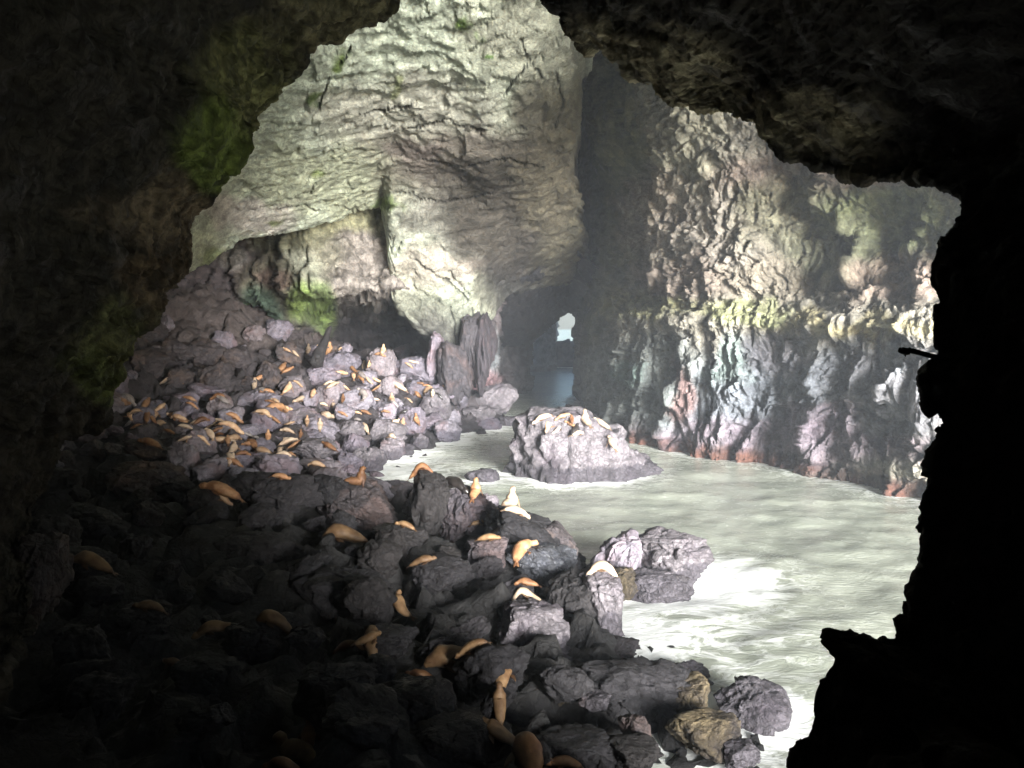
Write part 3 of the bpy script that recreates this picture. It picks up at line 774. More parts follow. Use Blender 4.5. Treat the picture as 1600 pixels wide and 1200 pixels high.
HERO = [  # cx, cy, w, h, material, depth or None, tilt, words
    (440, 778, 132, 96, M_dark, 50, 0, 'big rounded dark boulder below the lit pile, touching the water view'),
    (512, 765, 52, 56, M_dark, 51, 0, 'small pointed dark boulder right of the big rounded dark boulder'),
    (566, 792, 104, 92, M_mid, 52, 0, 'grey boulder with a brown sea lion sitting upright on top'),
    (673, 790, 58, 118, M_dark, 50, 0, 'tall dark block with a dark brown sea lion draped over its top'),
    (712, 800, 66, 92, M_mid, 50.5, 0.35, 'smooth grey slab leaning against the tall dark block'),
    (745, 800, 60, 70, M_mid, 50, 0, 'dark ridge boulder below the orange sitting sea lion'),
    (812, 838, 130, 96, M_dark, 47, 0.3, 'wide dark boulder sloping down to the water under three sea lions'),
    (862, 860, 96, 90, M_rubble, 47.5, 0.6, 'brown sloping boulder edge along the green water'),
    (850, 882, 104, 66, M_wet, 44, 0.15, 'shiny wet slate boulder below the golden sea lion'),
    (762, 862, 66, 56, M_mid, 44, 0, 'grey block under the two tan sea lions'),
    (828, 985, 112, 108, M_grey, 36.5, 0, 'large grey angular boulder with a cream sea lion on top'),
    (940, 955, 76, 140, M_grey, 40.5, -0.1, 'tall pale boulder at the water with an orange sea lion over its top'),
    (895, 950, 80, 130, M_dark, 40.6, 0, 'black boulder face between the grey and the tall pale boulders'),
    (880, 1045, 80, 66, M_grey, 35.5, 0, 'rough pale boulder just below the large grey angular boulder'),
    (960, 1030, 96, 56, M_mid, 37.5, 0, 'low rough boulder at the foot of the tall pale boulder'),
    (1000, 1095, 170, 130, M_dark, 31.5, 0.15, 'massive dark boulder in the lower middle by the water'),
    (1078, 1100, 74, 90, M_brown, 31, 0, 'brown block attached right of the massive dark boulder'),
    (1105, 1150, 100, 80, M_brown, 28.5, 0, 'mossy brown boulder below the brown block'),
    (1168, 1112, 104, 112, M_grey, 31.5, 0.35, 'dark boulder with a white speckled right face beside the water'),
    (1160, 1180, 62, 40, M_grey, 27.5, 0, 'small pale boulder at the bottom right shore'),
    (855, 1095, 70, 70, M_brown, 32, 0, 'olive brown boulder left of the massive dark boulder'),
    (820, 1090, 60, 60, M_brown, 31.5, 0, 'small olive boulder right of the upright golden sea lion'),
    (535, 935, 120, 110, M_dark, 38.5, 0, 'dark block alone in the shadow left of the curled sea lion'),
    (304, 712, 66, 84, M_boulder, 66, 0, 'tall grey wedge boulder at the edge of the shadow'),
    (384, 742, 64, 84, M_boulder, 62, 0.2, 'grey slope boulder behind the big rounded dark boulder'),
    (437, 725, 56, 34, M_wet, 69, 0, 'flat wet boulder shining just above the big rounded dark boulder'),
    (496, 738, 68, 44, M_boulder, 66, 0, 'broad grey boulder right of the flat wet boulder'),
    (494, 702, 76, 36, M_grey, 74, 0, 'long pale ledge boulder under the brown grey sea lion'),
    # dark ones at the lower left
    (130, 900, 120, 90, M_dark, 38.5, 0, 'dark boulder under the far left rim lit sea lion'), (60, 900, 70, 150, M_rubble, 31, 0, 'tall dark boulder against the left grotto wall'),
    (225, 980, 110, 80, M_dark, 34, 0, 'dark boulder under the sea lion left of the pair in shadow'), (420, 1000, 110, 80, M_dark, 33.5, 0, 'black boulder under the hump backed sea lion in the shadow'),
    (650, 1110, 150, 110, M_dark, 27.5, 0, 'dark boulder under the biggest bull sea lion'), (520, 1080, 120, 90, M_dark, 28, 0, 'black boulder in the shadow left of the biggest bull'),
    (720, 1160, 120, 80, M_dark, 25.5, 0, 'wide dark boulder at the bottom edge, middle'), (330, 1060, 110, 70, M_dark, 29.5, 0, 'flat black boulder deep in the shadow'),
    (900, 1180, 140, 70, M_dark, 26, 0, 'long dark boulder at the bottom edge below the olive boulders'), (600, 1010, 90, 70, M_dark, 32.5, 0, 'dark boulder behind the yellow lit sea lion'),
    (990, 1180, 110, 60, M_dark, 26, 0, 'dark boulder at the bottom edge below the massive one'), (230, 760, 110, 80, M_rubble, 52, 0, 'sloping dark boulder below the yellow orange sea lion at left'),
    (690, 900, 90, 66, M_dark, 41, 0, 'dark boulder under the golden backed sea lion'), (620, 850, 100, 70, M_dark, 46, 0, 'dark boulder in front of the tall dark block'),
    (230, 705, 90, 40, M_rubble, 60, 0.2, 'brown dark rock shelf under the yellow orange sea lion at left'), (410, 870, 120, 80, M_dark, 43, 0, 'dark boulder in shadow below the big rounded dark boulder'),
]
for k, (cx, cy, w, h, m, D, tilt, words) in enumerate(HERO):
    place_boulder(cx, cy, w, h, m, True, D, 900 + k * 7, None, 0.0, tilt, words=words)

MID = [  # far pile boulders seen one by one: x0, x1, y0, y1, material key
    (577, 620, 552, 597, 'b'), (622, 678, 557, 605, 'b'), (615, 650, 538, 562, 'b'), (662, 708, 616, 664, 'g'), (655, 705, 600, 634, 'b'), (585, 634, 622, 658, 'b'), (533, 587, 602, 644, 'b'),
    (625, 662, 632, 682, 'b'), (525, 570, 655, 687, 'g'), (572, 630, 652, 698, 'g'), (535, 577, 678, 718, 'b'), (553, 598, 698, 745, 'g'), (592, 628, 682, 726, 'b'), (625, 646, 692, 712, 'g'), (639, 673, 680, 702, 'g'),
    (676, 716, 662, 691, 'b'), (457, 530, 655, 690, 'b'), (448, 496, 632, 674, 'b'), (497, 543, 600, 638, 'b'), (495, 552, 552, 596, 'b'), (483, 526, 573, 603, 'b'), (738, 801, 602, 650, 'g'), (724, 771, 634, 664, 'g'), (734, 781, 652, 674, 'b'),
    (782, 806, 650, 669, 'g'), (394, 441, 642, 682, 'b'), (436, 493, 640, 674, 'b'), (374, 438, 610, 644, 'b'), (324, 363, 620, 652, 'b'), (155, 202, 588, 634, 'b'), (206, 262, 548, 588, 'r'), (306, 362, 568, 616, 'r'),
    (262, 306, 612, 640, 'b'), (440, 480, 588, 626, 'b'), (262, 300, 580, 610, 'r'), (400, 440, 570, 604, 'r'), (350, 395, 540, 580, 'r'), (300, 350, 530, 570, 'r'), (252, 300, 530, 566, 'r'), (430, 470, 540, 572, 'r'),
    (690, 722, 640, 664, 'b'), (632, 664, 596, 622, 'b'), (560, 592, 578, 606, 'b'), (590, 625, 592, 622, 'b'), (700, 735, 610, 640, 'b'), (405, 440, 680, 704, 'b'), (365, 400, 664, 690, 'b'), (340, 372, 640, 664, 'b'), (300, 330, 645, 668, 'b'), (270, 300, 664, 690, 'b'),
    (520, 552, 634, 660, 'b'), (500, 530, 690, 716, 'b'), (530, 562, 730, 760, 'b'), (470, 500, 612, 640, 'b'), (235, 262, 625, 650, 'b'), (205, 240, 640, 664, 'b'), (232, 270, 664, 690, 'r'), (345, 372, 690, 716, 'b'),
]
for (x0, x1, y0, y1, mk) in MID:
    m = {'b': M_boulder, 'g': M_grey, 'r': M_rubble}[mk]
    place_boulder((x0 + x1) / 2, (y0 + y1) / 2, (x1 - x0) * 1.05, (y1 - y0) * 1.1, m, False, base_frac=0.25)

# tall slabs and pillars leaning beside the tunnel
SLAB = [(680, 565, 26, 92, M_boulder, 111, 0.05, 'narrow standing slab left of the tall purple slab'), (711, 580, 46, 108, M_mid, 109.5, -0.05, 'tall purple grey standing slab left of the tunnel'),
        (736, 545, 30, 130, M_mid, 113, 0.0, 'grey rock pillar behind the tall purple slab'), (757, 550, 36, 140, M_mid, 114, 0.0, 'widest rock pillar, standing at the left edge of the tunnel mouth')]
for k, (cx, cy, w, h, m, D, tilt, words) in enumerate(SLAB):
    place_boulder(cx, cy, w, h, m, True, D, 1700 + k, None, 0, tilt, words=words, name='rock_slab')

# rocks standing in the water
place_boulder(886, 562, 74, 56, M_grey, False, D=228, words='low reef of rock closing the far sea gap', base_frac=0)
o = place_boulder(752, 748, 48, 36, M_grey, True, 76, 31, words='small pale rock in the foam behind the orange sitting sea lion')
place_boulder(612, 768, 70, 34, M_grey, True, 71, 33, words='low white splashed rock in the inlet left of the tall dark block')
place_boulder(975, 880, 90, 104, M_boulder, True, 47.5, 35, words='left half of the dark rock pair in the foaming water')
place_boulder(1050, 880, 112, 110, M_grey, True, 47.5, 37, words='right, paler rock of the pair in the foaming water')
place_boulder(1020, 920, 110, 66, M_grey, True, 45.2, 39, words='low foam covered rock in front of the rock pair in the water')
place_boulder(975, 917, 50, 60, M_brown, True, 45.0, 41, words='brown corner rock at the lower left of the rock pair in the water')

# island rock: a height field ring, craggy, with a sloping tail to the right
isl = []
DI = 79.0
v, f = ICO6
sec = v.copy()
top = P(890, 655, DI); cx_ = P(905, 700, DI).x
ang = np.arctan2(v[:, 1], v[:, 0])
wid = P(1025, 700, DI).x - P(805, 700, DI).x
x = v[:, 0] * wid * 0.52
right_t = sstep(-0.15, 1.0, v[:, 0])
zt = 5.6 * (1 - 0.80 * right_t) * np.where(v[:, 0] < -0.72, 0.93, 1.0)
z = np.where(v[:, 2] > 0, np.minimum(v[:, 2] * 1.9, 1.0) ** 0.75 * zt, v[:, 2] * 3.0)
y = v[:, 1] * 5.0 * (1 - 0.35 * np.clip(v[:, 2], 0, 1))
p = np.stack([x, y, z], 1)
nrm = v / np.linalg.norm(v, axis=1, keepdims=True)
fc, f1, f2 = facet(p / 1.7 + 7, 500)
fd, _1, _2 = facet(p / 0.7 + 7, 505)
hh = 0.6 * fc + 0.22 * fd + 0.2 * (0.5 - f1) + 0.5 * fbm(p / 2.5, 501, 3) + 0.30 * ridged(p / 1.1, 502, 4)
hh = hh * np.where((v[:, 2] > 0.5) & (v[:, 0] < 0.2), 0.4, 1.0)
p = p + nrm * hh[:, None]
bI = link('island_rock', mesh_from('island_rock', p, f, M_grey))
bI.location = (cx_ + 0.4, DI + 1, 0)
tag(bI, 'craggy grey island rock in the green water crowded with sea lions', 'rock')

# fill boulders scattered over the pile and the dark foreground
bpy.context.view_layer.update()
taken = [(b[0].location.x, b[0].location.y, b[0]['_r']) for b in boulders]
cnt = 0
tries = 0
while cnt < 150 and tries < 20000:
    tries += 1
    yy = rnd.uniform(24, 114) ** 1.0
    pxx = rnd.uniform(60, 820 if yy > 60 else 1180)
    xx = (pxx - 800) / F_PX * yy
    hh_ = float(height([(xx, yy)])[0])
    if hh_ < -0.3 or hh_ > 13: continue
    big = rnd.uniform(0.55, 1.5) * (0.85 if yy < 55 else 1.15)
    if any((xx - a) ** 2 + (yy - b) ** 2 < (big * 0.75 + c * 0.8) ** 2 for a, b, c in taken): continue
    sx, sy, sz = big * rnd.uniform(.8, 1.3), big * rnd.uniform(.8, 1.2), big * rnd.uniform(.6, 1.0)
    m = (M_dark if pxx < 900 else M_mid) if yy < 54 else (M_boulder if rnd.random() < .75 else M_rubble)  # near boulders take darker rock to deepen the foreground shade
    k = rnd.randrange(len(LIB))
    if (k, m.name) not in LIBM: LIBM[(k, m.name)] = mesh_from('boulder', LIB[k], ICO5[1], m)
    o = link('boulder', LIBM[(k, m.name)])
    o.scale = (sx, sy, sz); o.location = (xx, yy, hh_ + sz * 0.35)
    o.rotation_euler = (rnd.uniform(-.4, .4), rnd.uniform(-.4, .4), rnd.uniform(0, 6.28))
    q1, q2 = project(np.array([[xx, yy, hh_ + sz]]))
    boulders.append((o, float(q1[0]), float(q2[0]), None))
    taken.append((xx, yy, big))
    cnt += 1

# dark rock splinter leaning in the far pile
def prism(name, a, b, ra, rb, mat, seg=9, seed=1, rings_=14, rough=0.15):
    a, b = np.array(a), np.array(b)
    ax = (b - a) / np.linalg.norm(b - a)
    s = np.cross(ax, (0, 1, 0.01)); s /= np.linalg.norm(s); u = np.cross(ax, s)
    vs = []
    for i in range(rings_):
        t = i / (rings_ - 1)
        r = ra + (rb - ra) * t
        if i in (0, rings_ - 1): r *= 0.15
        for k in range(seg):
            th = 2 * math.pi * k / seg
            vs.append(a + (b - a) * t + (s * math.cos(th) + u * math.sin(th)) * r)
    vs = np.array(vs)
    vs = vs + rough * np.stack([vnoise(vs * 1.7 + k * 9, seed + k) for k in range(3)], 1) * (ra + rb) * .6
    fs = [[i * seg + k, i * seg + (k + 1) % seg, (i + 1) * seg + (k + 1) % seg, (i + 1) * seg + k] for i in range(rings_ - 1) for k in range(seg)]
    return mesh_from(name, vs, fs, mat)
sp_o = link('rock_splinter', prism('rock_splinter', P(490, 574, 101), P(518, 509, 101.5), 0.95, 0.22, M_dark, seed=5))
tag(sp_o, 'narrow black rock splinter leaning right below the bright green algae', 'rock')

# ------------------------------------------------------------------ sea lions
dg = bpy.context.evaluated_depsgraph_get()
OKN = ('boulder', 'rock_slab', 'island_rock')

def cast(o_, d_, far=400):
    """first hit on ground, boulder or island, passing everything else"""
    o_ = Vector(o_); d_ = Vector(d_).normalized()
    for _ in range(12):
        ok, loc, nor, idx, ob, mt = scene.ray_cast(dg, o_, d_, distance=far)
        if not ok: return None
        if ob.name.startswith(OKN): return loc
        o_ = loc + d_ * 0.02
    return None

def ground(x, y, z_top):
    h = cast((x, y, z_top), (0, 0, -1), 40)
    return h.z if h else 0.0

PROF_F = [(0, .034), (.05, .062), (.12, .092), (.22, .124), (.34, .150), (.46, .165), (.56, .168), (.65, .156), (.73, .126), (.80, .096), (.85, .082), (.89, .090), (.93, .083), (.96, .058), (.985, .046), (1.0, .032)]
PROF_B = [(0, .036), (.05, .064), (.12, .096), (.22, .134), (.34, .164), (.46, .186), (.56, .200), (.65, .204), (.73, .190), (.80, .155), (.855, .124), (.90, .108), (.935, .088), (.962, .062), (.985, .050), (1.0, .034)]

def lion_mesh(anchor, heading, L, pose, bend, bull, seed):
    """body lofted along a spine that lies on the rock under it, with fore and hind flippers, ears and eyes, all in one mesh"""
    prof = np.array(PROF_B if bull else PROF_F)
    n = 30
    s = np.concatenate([np.linspace(0, .8, 19), np.linspace(.82, 1, 11)])
    r = np.interp(s, prof[:, 0], prof[:, 1]) * L
    lift = {'sit': 0.46, 'up': 0.66, 'lie': 2.0, 'drape': 2.0, 'side': 2.0, 'peek': 0.74}[pose]
    maxang = {'sit': 1.48, 'up': 1.0, 'peek': 0.7}.get(pose, 0)
    th = heading
    pts = np.zeros((n, 3)); dirs = []
    x, y = 0.0, 0.0
    zlift = 0.0
    zl = [0.0]
    hd = [th]
    for i in range(1, n):
        ds = (s[i] - s[i - 1]) * L
        th = heading + bend * (s[i] - 0.5) * 1.6
        pitch = 0.0
        if s[i] > lift:
            t = min((s[i] - lift) / 0.12, 1.0)
            pitch = maxang * t * (3 - 2 * t) * t
            if s[i] > 0.86: pitch *= max(0.15, 1 - (s[i] - 0.86) / 0.10)
        x += math.cos(th) * math.cos(pitch) * ds; y += math.sin(th) * math.cos(pitch) * ds
        zlift += math.sin(pitch) * ds
        pts[i, :2] = (x, y); zl.append(zlift); hd.append(th)
    mid = pts[n // 2].copy()
    pts[:, 0] += anchor.x - mid[0]; pts[:, 1] += anchor.y - mid[1]
    z0 = anchor.z
    gz = np.array([ground(a, b, z0 + 2.2) for a, b in pts[:, :2]])
    lo, hi = (0.6, 0.5) if pose == 'drape' else (0.45, 0.4)
    gz = np.clip(gz, z0 - lo * L / 2, z0 + hi)
    for _ in range(6 if pose != 'drape' else 4):
        gz = np.convolve(np.pad(gz, 2, 'edge'), np.ones(5) / 5, 'valid')
    if pose != 'drape':
        cf = np.polyfit(s, gz, 1); gz = 0.45 * gz + 0.55 * np.polyval(cf, s)
    kk = int(np.searchsorted(s, min(lift, 0.999)))
    if lift < 1: gz[kk:] = gz[min(kk, n - 1)]
    if pose == 'drape':
        c = np.abs(s - 0.5) * 2
        gz = gz - 0.22 * L * c ** 2 * 0.6
    pts[:, 2] = gz + r * 0.72 + np.array(zl)
    tan = np.gradient(pts, axis=0); tan /= np.linalg.norm(tan, axis=1, keepdims=True)
    side = np.stack([-np.sin(hd), np.cos(hd), np.zeros(n)], 1)
    up = np.cross(tan, side) * 1.0
    up = np.where(up[:, 2:3] < -0.3, -up, up) if pose not in ('sit',) else -np.cross(side, tan)
    SEG = 16
    vs, tint = [], []
    for i in range(n):
        head = s[i] > 0.955
        for k in range(SEG):
            a = 2 * math.pi * k / SEG
            cs, sn = math.cos(a), math.sin(a)
            wx = 1.08 if s[i] < .7 else 0.96
            wz = 0.90 if s[i] < .7 else 1.0
            if sn < 0: wz *= 0.92
            vs.append(pts[i] + side[i] * cs * r[i] * wx + up[i] * sn * r[i] * wz)
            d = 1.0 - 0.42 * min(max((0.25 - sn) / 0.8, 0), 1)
            if s[i] > 0.985: tint.append((.12, .1, .1))
            elif s[i] < .08: tint.append((.45, .38, .33))
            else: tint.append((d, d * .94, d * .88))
    fs = [[i * SEG + k, i * SEG + (k + 1) % SEG, (i + 1) * SEG + (k + 1) % SEG, (i + 1) * SEG + k] for i in range(n - 1) for k in range(SEG)]
    a0 = len(vs); vs.append(pts[0] - tan[0] * r[0] * .5); tint.append((.4, .35, .3))
    a1 = len(vs); vs.append(pts[-1] + tan[-1] * r[-1] * .5); tint.append((.1, .08, .08))
    for k in range(SEG):
        fs.append([a0, (k + 1) % SEG, k, a0]); b = (n - 1) * SEG
        fs.append([a1, b + k, b + (k + 1) % SEG, a1])
    quads = [q for q in fs if q[0] != q[3]]
    tris = [q[:3] for q in fs if q[0] == q[3]]

    def paddle(root, d1, flat, length, wid, th_, col, curl=0.0):
        """flattened tapering flipper from root along d1, its broad side along flat"""
        d1 = d1 / np.linalg.norm(d1); flat = flat - d1 * np.dot(flat, d1); flat /= np.linalg.norm(flat)
        nn = np.cross(d1, flat)
        m_, sg = 7, 8
        base = len(vs)
        for i in range(m_):
            t = i / (m_ - 1)
            ww = wid * (0.75 + 0.5 * math.sin(math.pi * min(t * 1.1, 1)) * 0.6) * (1 - 0.75 * t ** 3)
            cpt = root + d1 * length * t + nn * curl * t * t * length - flat * 0.25 * wid * t * t
            for k in range(sg):
                a = 2 * math.pi * k / sg
                vs.append(cpt + flat * math.cos(a) * ww + nn * math.sin(a) * th_ * (1 - .6 * t))
                tint.append(col)
        for i in range(m_ - 1):
            for k in range(sg):
                quads.append([base + i * sg + k, base + i * sg + (k + 1) % sg, base + (i + 1) * sg + (k + 1) % sg, base + (i + 1) * sg + k])
        e = base + (m_ - 1) * sg
        quads.append([e, e + 1, e + 2, e + 3]); quads.append([e, e + 3, e + 4, e + 7]); quads.append([e + 4, e + 5, e + 6, e + 7])
    fi = int(np.searchsorted(s, 0.63))
    for sg_ in (-1, 1):
        root = pts[fi] + side[fi] * sg_ * r[fi] * 0.8 - up[fi] * r[fi] * 0.35
        if pose in ('sit', 'up', 'peek'):
            gz_ = ground(root[0] + side[fi][0] * sg_ * .1 * L, root[1] + side[fi][1] * sg_ * .1 * L, anchor.z + 2)
            ln = float(np.clip(root[2] - gz_ + .03, .15 * L, .34 * L))
            paddle(root, np.array([0, 0, -1.0]) + side[fi] * sg_ * 0.35, tan[fi] if pose == 'peek' else np.array([math.cos(heading), math.sin(heading), 0]), ln, .05 * L, .02 * L, (.45, .36, .3), 0)
        else:
            paddle(root, side[fi] * sg_ * 0.9 - tan[fi] * 0.75 - np.array([0, 0, 0.35]), tan[fi], .30 * L, .06 * L, .018 * L, (.32, .25, .2), 0)
        paddle(pts[0] + side[0] * sg_ * r[0] * .5, -tan[0] + side[0] * sg_ * 0.38 - np.array([0, 0, .1]), side[0], .15 * L, .038 * L, .012 * L, (.4, .33, .28), 0)
        # ear and eye
        ei = int(np.searchsorted(s, 0.90))
        er = pts[ei] + side[ei] * sg_ * r[ei] * .92 + up[ei] * r[ei] * .25
        paddle(er, side[ei] * sg_ * .6 - tan[ei], up[ei], .018 * L, .006 * L, .005 * L, (.5, .4, .35))
        yi = int(np.searchsorted(s, 0.945))
        ep = pts[yi] + side[yi] * sg_ * r[yi] * .80 + up[yi] * r[yi] * .45
        base = len(vs)
        for dv in ((1, 0, 0), (-1, 0, 0), (0, 1, 0), (0, -1, 0), (0, 0, 1), (0, 0, -1)):
            vs.append(ep + np.array(dv) * .010 * L); tint.append((.02, .02, .02))
        for a, b, c in ((0, 2, 4), (2, 1, 4), (1, 3, 4), (3, 0, 4), (2, 0, 5), (1, 2, 5), (3, 1, 5), (0, 3, 5)): tris.append([base + a, base + b, base + c])
    vs = np.array(vs); tint = np.array(tint) * random.Random(seed).uniform(0.6, 1.08)
    # loose skin: small folds
    nr = np.stack([vnoise(vs * 5.5 + 13 * k, seed + k) for k in range(3)], 1) * 0.012 * L
    vs = vs + nr
    # fuse everything to triangles
    q = np.array(quads)
    tr = np.concatenate([q[:, [0, 1, 2]], q[:, [0, 2, 3]], np.array(tris)])
    base_pt = np.array((anchor.x, anchor.y, anchor.z))
    return vs - base_pt, tr, tint

lions = []

def lion(px, py, lpx, ang, pose='lie', col='tan', bend=0.0, bull=False, words=None, D=None):
    """px,py: middle of the body in the picture; lpx: how long it shows; ang: where the head points in the picture (0 right, 90 up/away, 180 left, -90 towards us)"""
    if D:
        hit = P(px, py, D)
        hit.z = ground(hit.x, hit.y, hit.z + 2.5)
    else:
        hit = cast((0, 0, CAM_Z), ray(px, py + (0.10 * lpx if pose in ('lie', 'drape', 'side', 'peek') else 0.3 * lpx)))
        if hit is None: return None
    L = lpx / F_PX * hit.y
    h = R_(ang)
    vis = max(abs(math.cos(h)), 0.55)
    if pose == 'sit': L = L / 0.62
    elif pose == 'up': L = L / 0.8
    else: L = L / vis * (0.88 if words else 0.92)
    L = min(max(L, 1.1), 3.0)
    seed = int(px * 7 + py * 13)
    v, f, t = lion_mesh(hit, h, L, pose, bend, bull, seed)
    me = mesh_from('sea_lion', v, f, FUR[col][0], t)
    o = link('sea_lion', me)
    o.location = hit
    lions.append((o, px, py, col, pose, words))
    return o

FORE = [
    (565, 748, 34, 10, 'sit', 'brown', 0, False, 'brown sea lion sitting upright on a grey boulder, head raised against the far rocks'),
    (664, 742, 44, 0, 'drape', 'brown', 0.4, False, 'dark brown sea lion draped over the top of the tall dark block'),
    (717, 776, 46, -45, 'lie', 'black', 0.2, False, 'wet black sea lion sliding head down on the grey slab'),
    (743, 750, 30, 80, 'sit', 'orange', 0, False, 'orange brown sea lion sitting upright in front of the small pale water rock'),
    (800, 771, 36, 60, 'sit', 'cream', 0, False, 'cream sea lion sitting upright at the edge of the green water'),
    (815, 800, 48, 15, 'lie', 'cream', 0.3, False, 'pale cream sea lion lying on the dark sloping boulder just below the upright cream one'),
    (770, 838, 44, 5, 'lie', 'tan', 0.2, False, 'tan sea lion stretched on the grey block, lower one of a pair'),
    (757, 826, 38, 25, 'lie', 'tan', -0.3, False, 'tan sea lion behind the stretched one on the grey block'),
    (822, 851, 42, 55, 'lie', 'orange', -0.9, False, 'golden sea lion curled above the shiny wet slate'),
    (932, 884, 60, 180, 'drape', 'cream', 0.4, False, 'cream and orange sea lion draped over the tall pale boulder by the water'),
    (816, 920, 58, 190, 'drape', 'cream', 0.3, False, 'cream sea lion lying on top of the large grey angular boulder'),
    (816, 903, 44, 180, 'lie', 'brown', 0.2, False, 'dark brown sea lion half hidden behind the cream one on the grey boulder'),
    (668, 872, 50, 0, 'lie', 'tan', 0.3, False, 'sea lion with a dim golden back alone on dark rock, middle of the shadow'),
    (622, 932, 44, 120, 'up', 'tan', -1.2, False, 'thin curved sea lion with raised neck in the dark, left of the grey boulder'),
    (527, 825, 82, 180, 'lie', 'orange', 0.2, True, 'long orange sea lion in half light below the big rounded dark boulder'),
    (334, 756, 76, 180, 'lie', 'orange', 0.6, False, 'long orange and white sea lion at the shadow edge left of the big rounded boulder'),
    (350, 778, 44, 0, 'lie', 'tan', 0.6, False, 'smaller sea lion just below the long orange and white one'),
    (228, 688, 46, 170, 'lie', 'orange', 0.3, False, 'yellow orange sea lion at the far left edge of the lit pile'),
    (583, 990, 42, 20, 'lie', 'tan', 0.8, False, 'yellow lit sea lion on its own in the dark lower middle'),
    (582, 1015, 46, -80, 'lie', 'orange', 0.2, False, 'orange flanked sea lion just below the yellow lit one'),
    (535, 1008, 50, 180, 'lie', 'brown', 0.2, False, 'barely lit sea lion left of the orange flanked one'),
    (695, 1025, 112, 185, 'lie', 'orange', 0.2, True, 'biggest bull sea lion with a broad dim back in the lower middle'),
    (728, 1012, 60, 170, 'lie', 'orange', 0.3, False, 'orange sea lion pressed behind the back of the biggest bull'),
    (650, 1050, 62, 180, 'lie', 'brown', 0.1, False, 'dim sea lion lying just below the head of the biggest bull'),
    (790, 1065, 44, 75, 'lie', 'orange', -0.5, False, 'orange brown sea lion right of the biggest bull'),
    (780, 1096, 40, 95, 'sit', 'tan', 0, False, 'golden necked sea lion sitting upright right below the biggest bull'),
    (770, 1138, 76, 170, 'lie', 'orange', -0.3, True, 'big dark backed sea lion below the golden necked one'),
    (822, 1172, 70, 100, 'lie', 'brown', 0.3, True, 'dark sea lion climbing at the bottom edge right of the dark backed one'),
    (872, 1192, 50, 170, 'lie', 'orange', 0.2, False, 'orange sea lion cut by the bottom edge of the picture'),
    (450, 1162, 96, 140, 'up', 'cream', 0.2, False, 'cream sea lion raising its head at the bottom left of centre'),
    (482, 1152, 40, 100, 'lie', 'brown', 0, False, 'small brown sea lion right of the cream one raising its head'),
    (430, 1190, 60, 180, 'lie', 'brown', 0.2, False, 'dim sea lion at the bottom edge under the cream one'),
    (135, 873, 74, 180, 'lie', 'tan', 0.3, True, 'far left sea lion showing only a golden rim of its back'),
    (225, 945, 60, 180, 'lie', 'orange', 0.3, False, 'dim sea lion right of and below the far left one'),
    (322, 975, 74, 190, 'lie', 'tan', 0.3, False, 'sea lion with a thin golden back, left one of the pair in shadow'),
    (420, 965, 70, 180, 'drape', 'tan', 0.2, True, 'hump backed sea lion, right one of the pair in shadow'),
    (265, 1037, 34, 150, 'lie', 'tan', 0, False, 'tiny lit back of a sea lion low in the dark left side'),
    (628, 818, 30, 170, 'lie', 'tan', 0.3, False, 'sea lion with a small yellow lit patch left of the tall dark block foot'),
    (445, 748, 18, 0, 'lie', 'orange', 0, False, 'small orange sea lion peeping over the big rounded dark boulder'),
    (1236, 1148, 34, 120, 'lie', 'orange', 0, False, 'orange sea lion half hidden behind the black rock at the lower right'),
    # island
    (842, 652, 36, 180, 'lie', 'cream', 0.1, False, 'white cream sea lion stretched at the left end of the island rock'),
    (875, 650, 30, 180, 'lie', 'tan', 0.2, False, 'tan sea lion on the island rock touching the white stretched one'),
    (856, 668, 20, -110, 'lie', 'tan', 0, False, 'grey tan sea lion hanging down the front left of the island rock'),
    (874, 671, 22, 30, 'lie', 'grey', 0.3, False, 'wet grey sea lion in the lower row on the island rock'),
    (893, 650, 16, 90, 'up', 'brown', 0, False, 'dark brown sea lion raising its head in the middle of the island herd'),
    (888, 660, 20, 160, 'lie', 'orange', 0.4, False, 'orange brown sea lion in the middle of the island herd'),
    (901, 664, 20, 60, 'up', 'black', 0, False, 'wet black sea lion in the middle of the island herd'),
    (906, 676, 28, 20, 'lie', 'cream', 0.8, False, 'cream sea lion curving along the front of the island herd'),
    (914, 648, 24, 110, 'sit', 'cream', 0, False, 'cream sea lion sitting tallest on the island rock, nose up'),
    (936, 659, 30, 150, 'lie', 'cream', 0.2, False, 'cream sea lion lying right of the tall sitting one on the island'),
    (954, 684, 26, 110, 'up', 'cream', 0.2, False, 'cream sea lion with raised head on the right slope of the island'),
]
DEEP = {(743, 750): 50.0, (800, 771): 47.5, (717, 776): 49.8, (565, 748): 51.5, (664, 742): 50.0}
for a in FORE:
    px_, py_, l_, an, po, co, be, bu, wo = a
    if py_ > 810 and px_ < 805 and co in ('tan', 'orange', 'cream'): co = 'shade_dark'  # lions in deep shade get the darkened fur
    lion(px_, py_, l_, an, po, co, be, bu, wo, DEEP.get((px_, py_)))

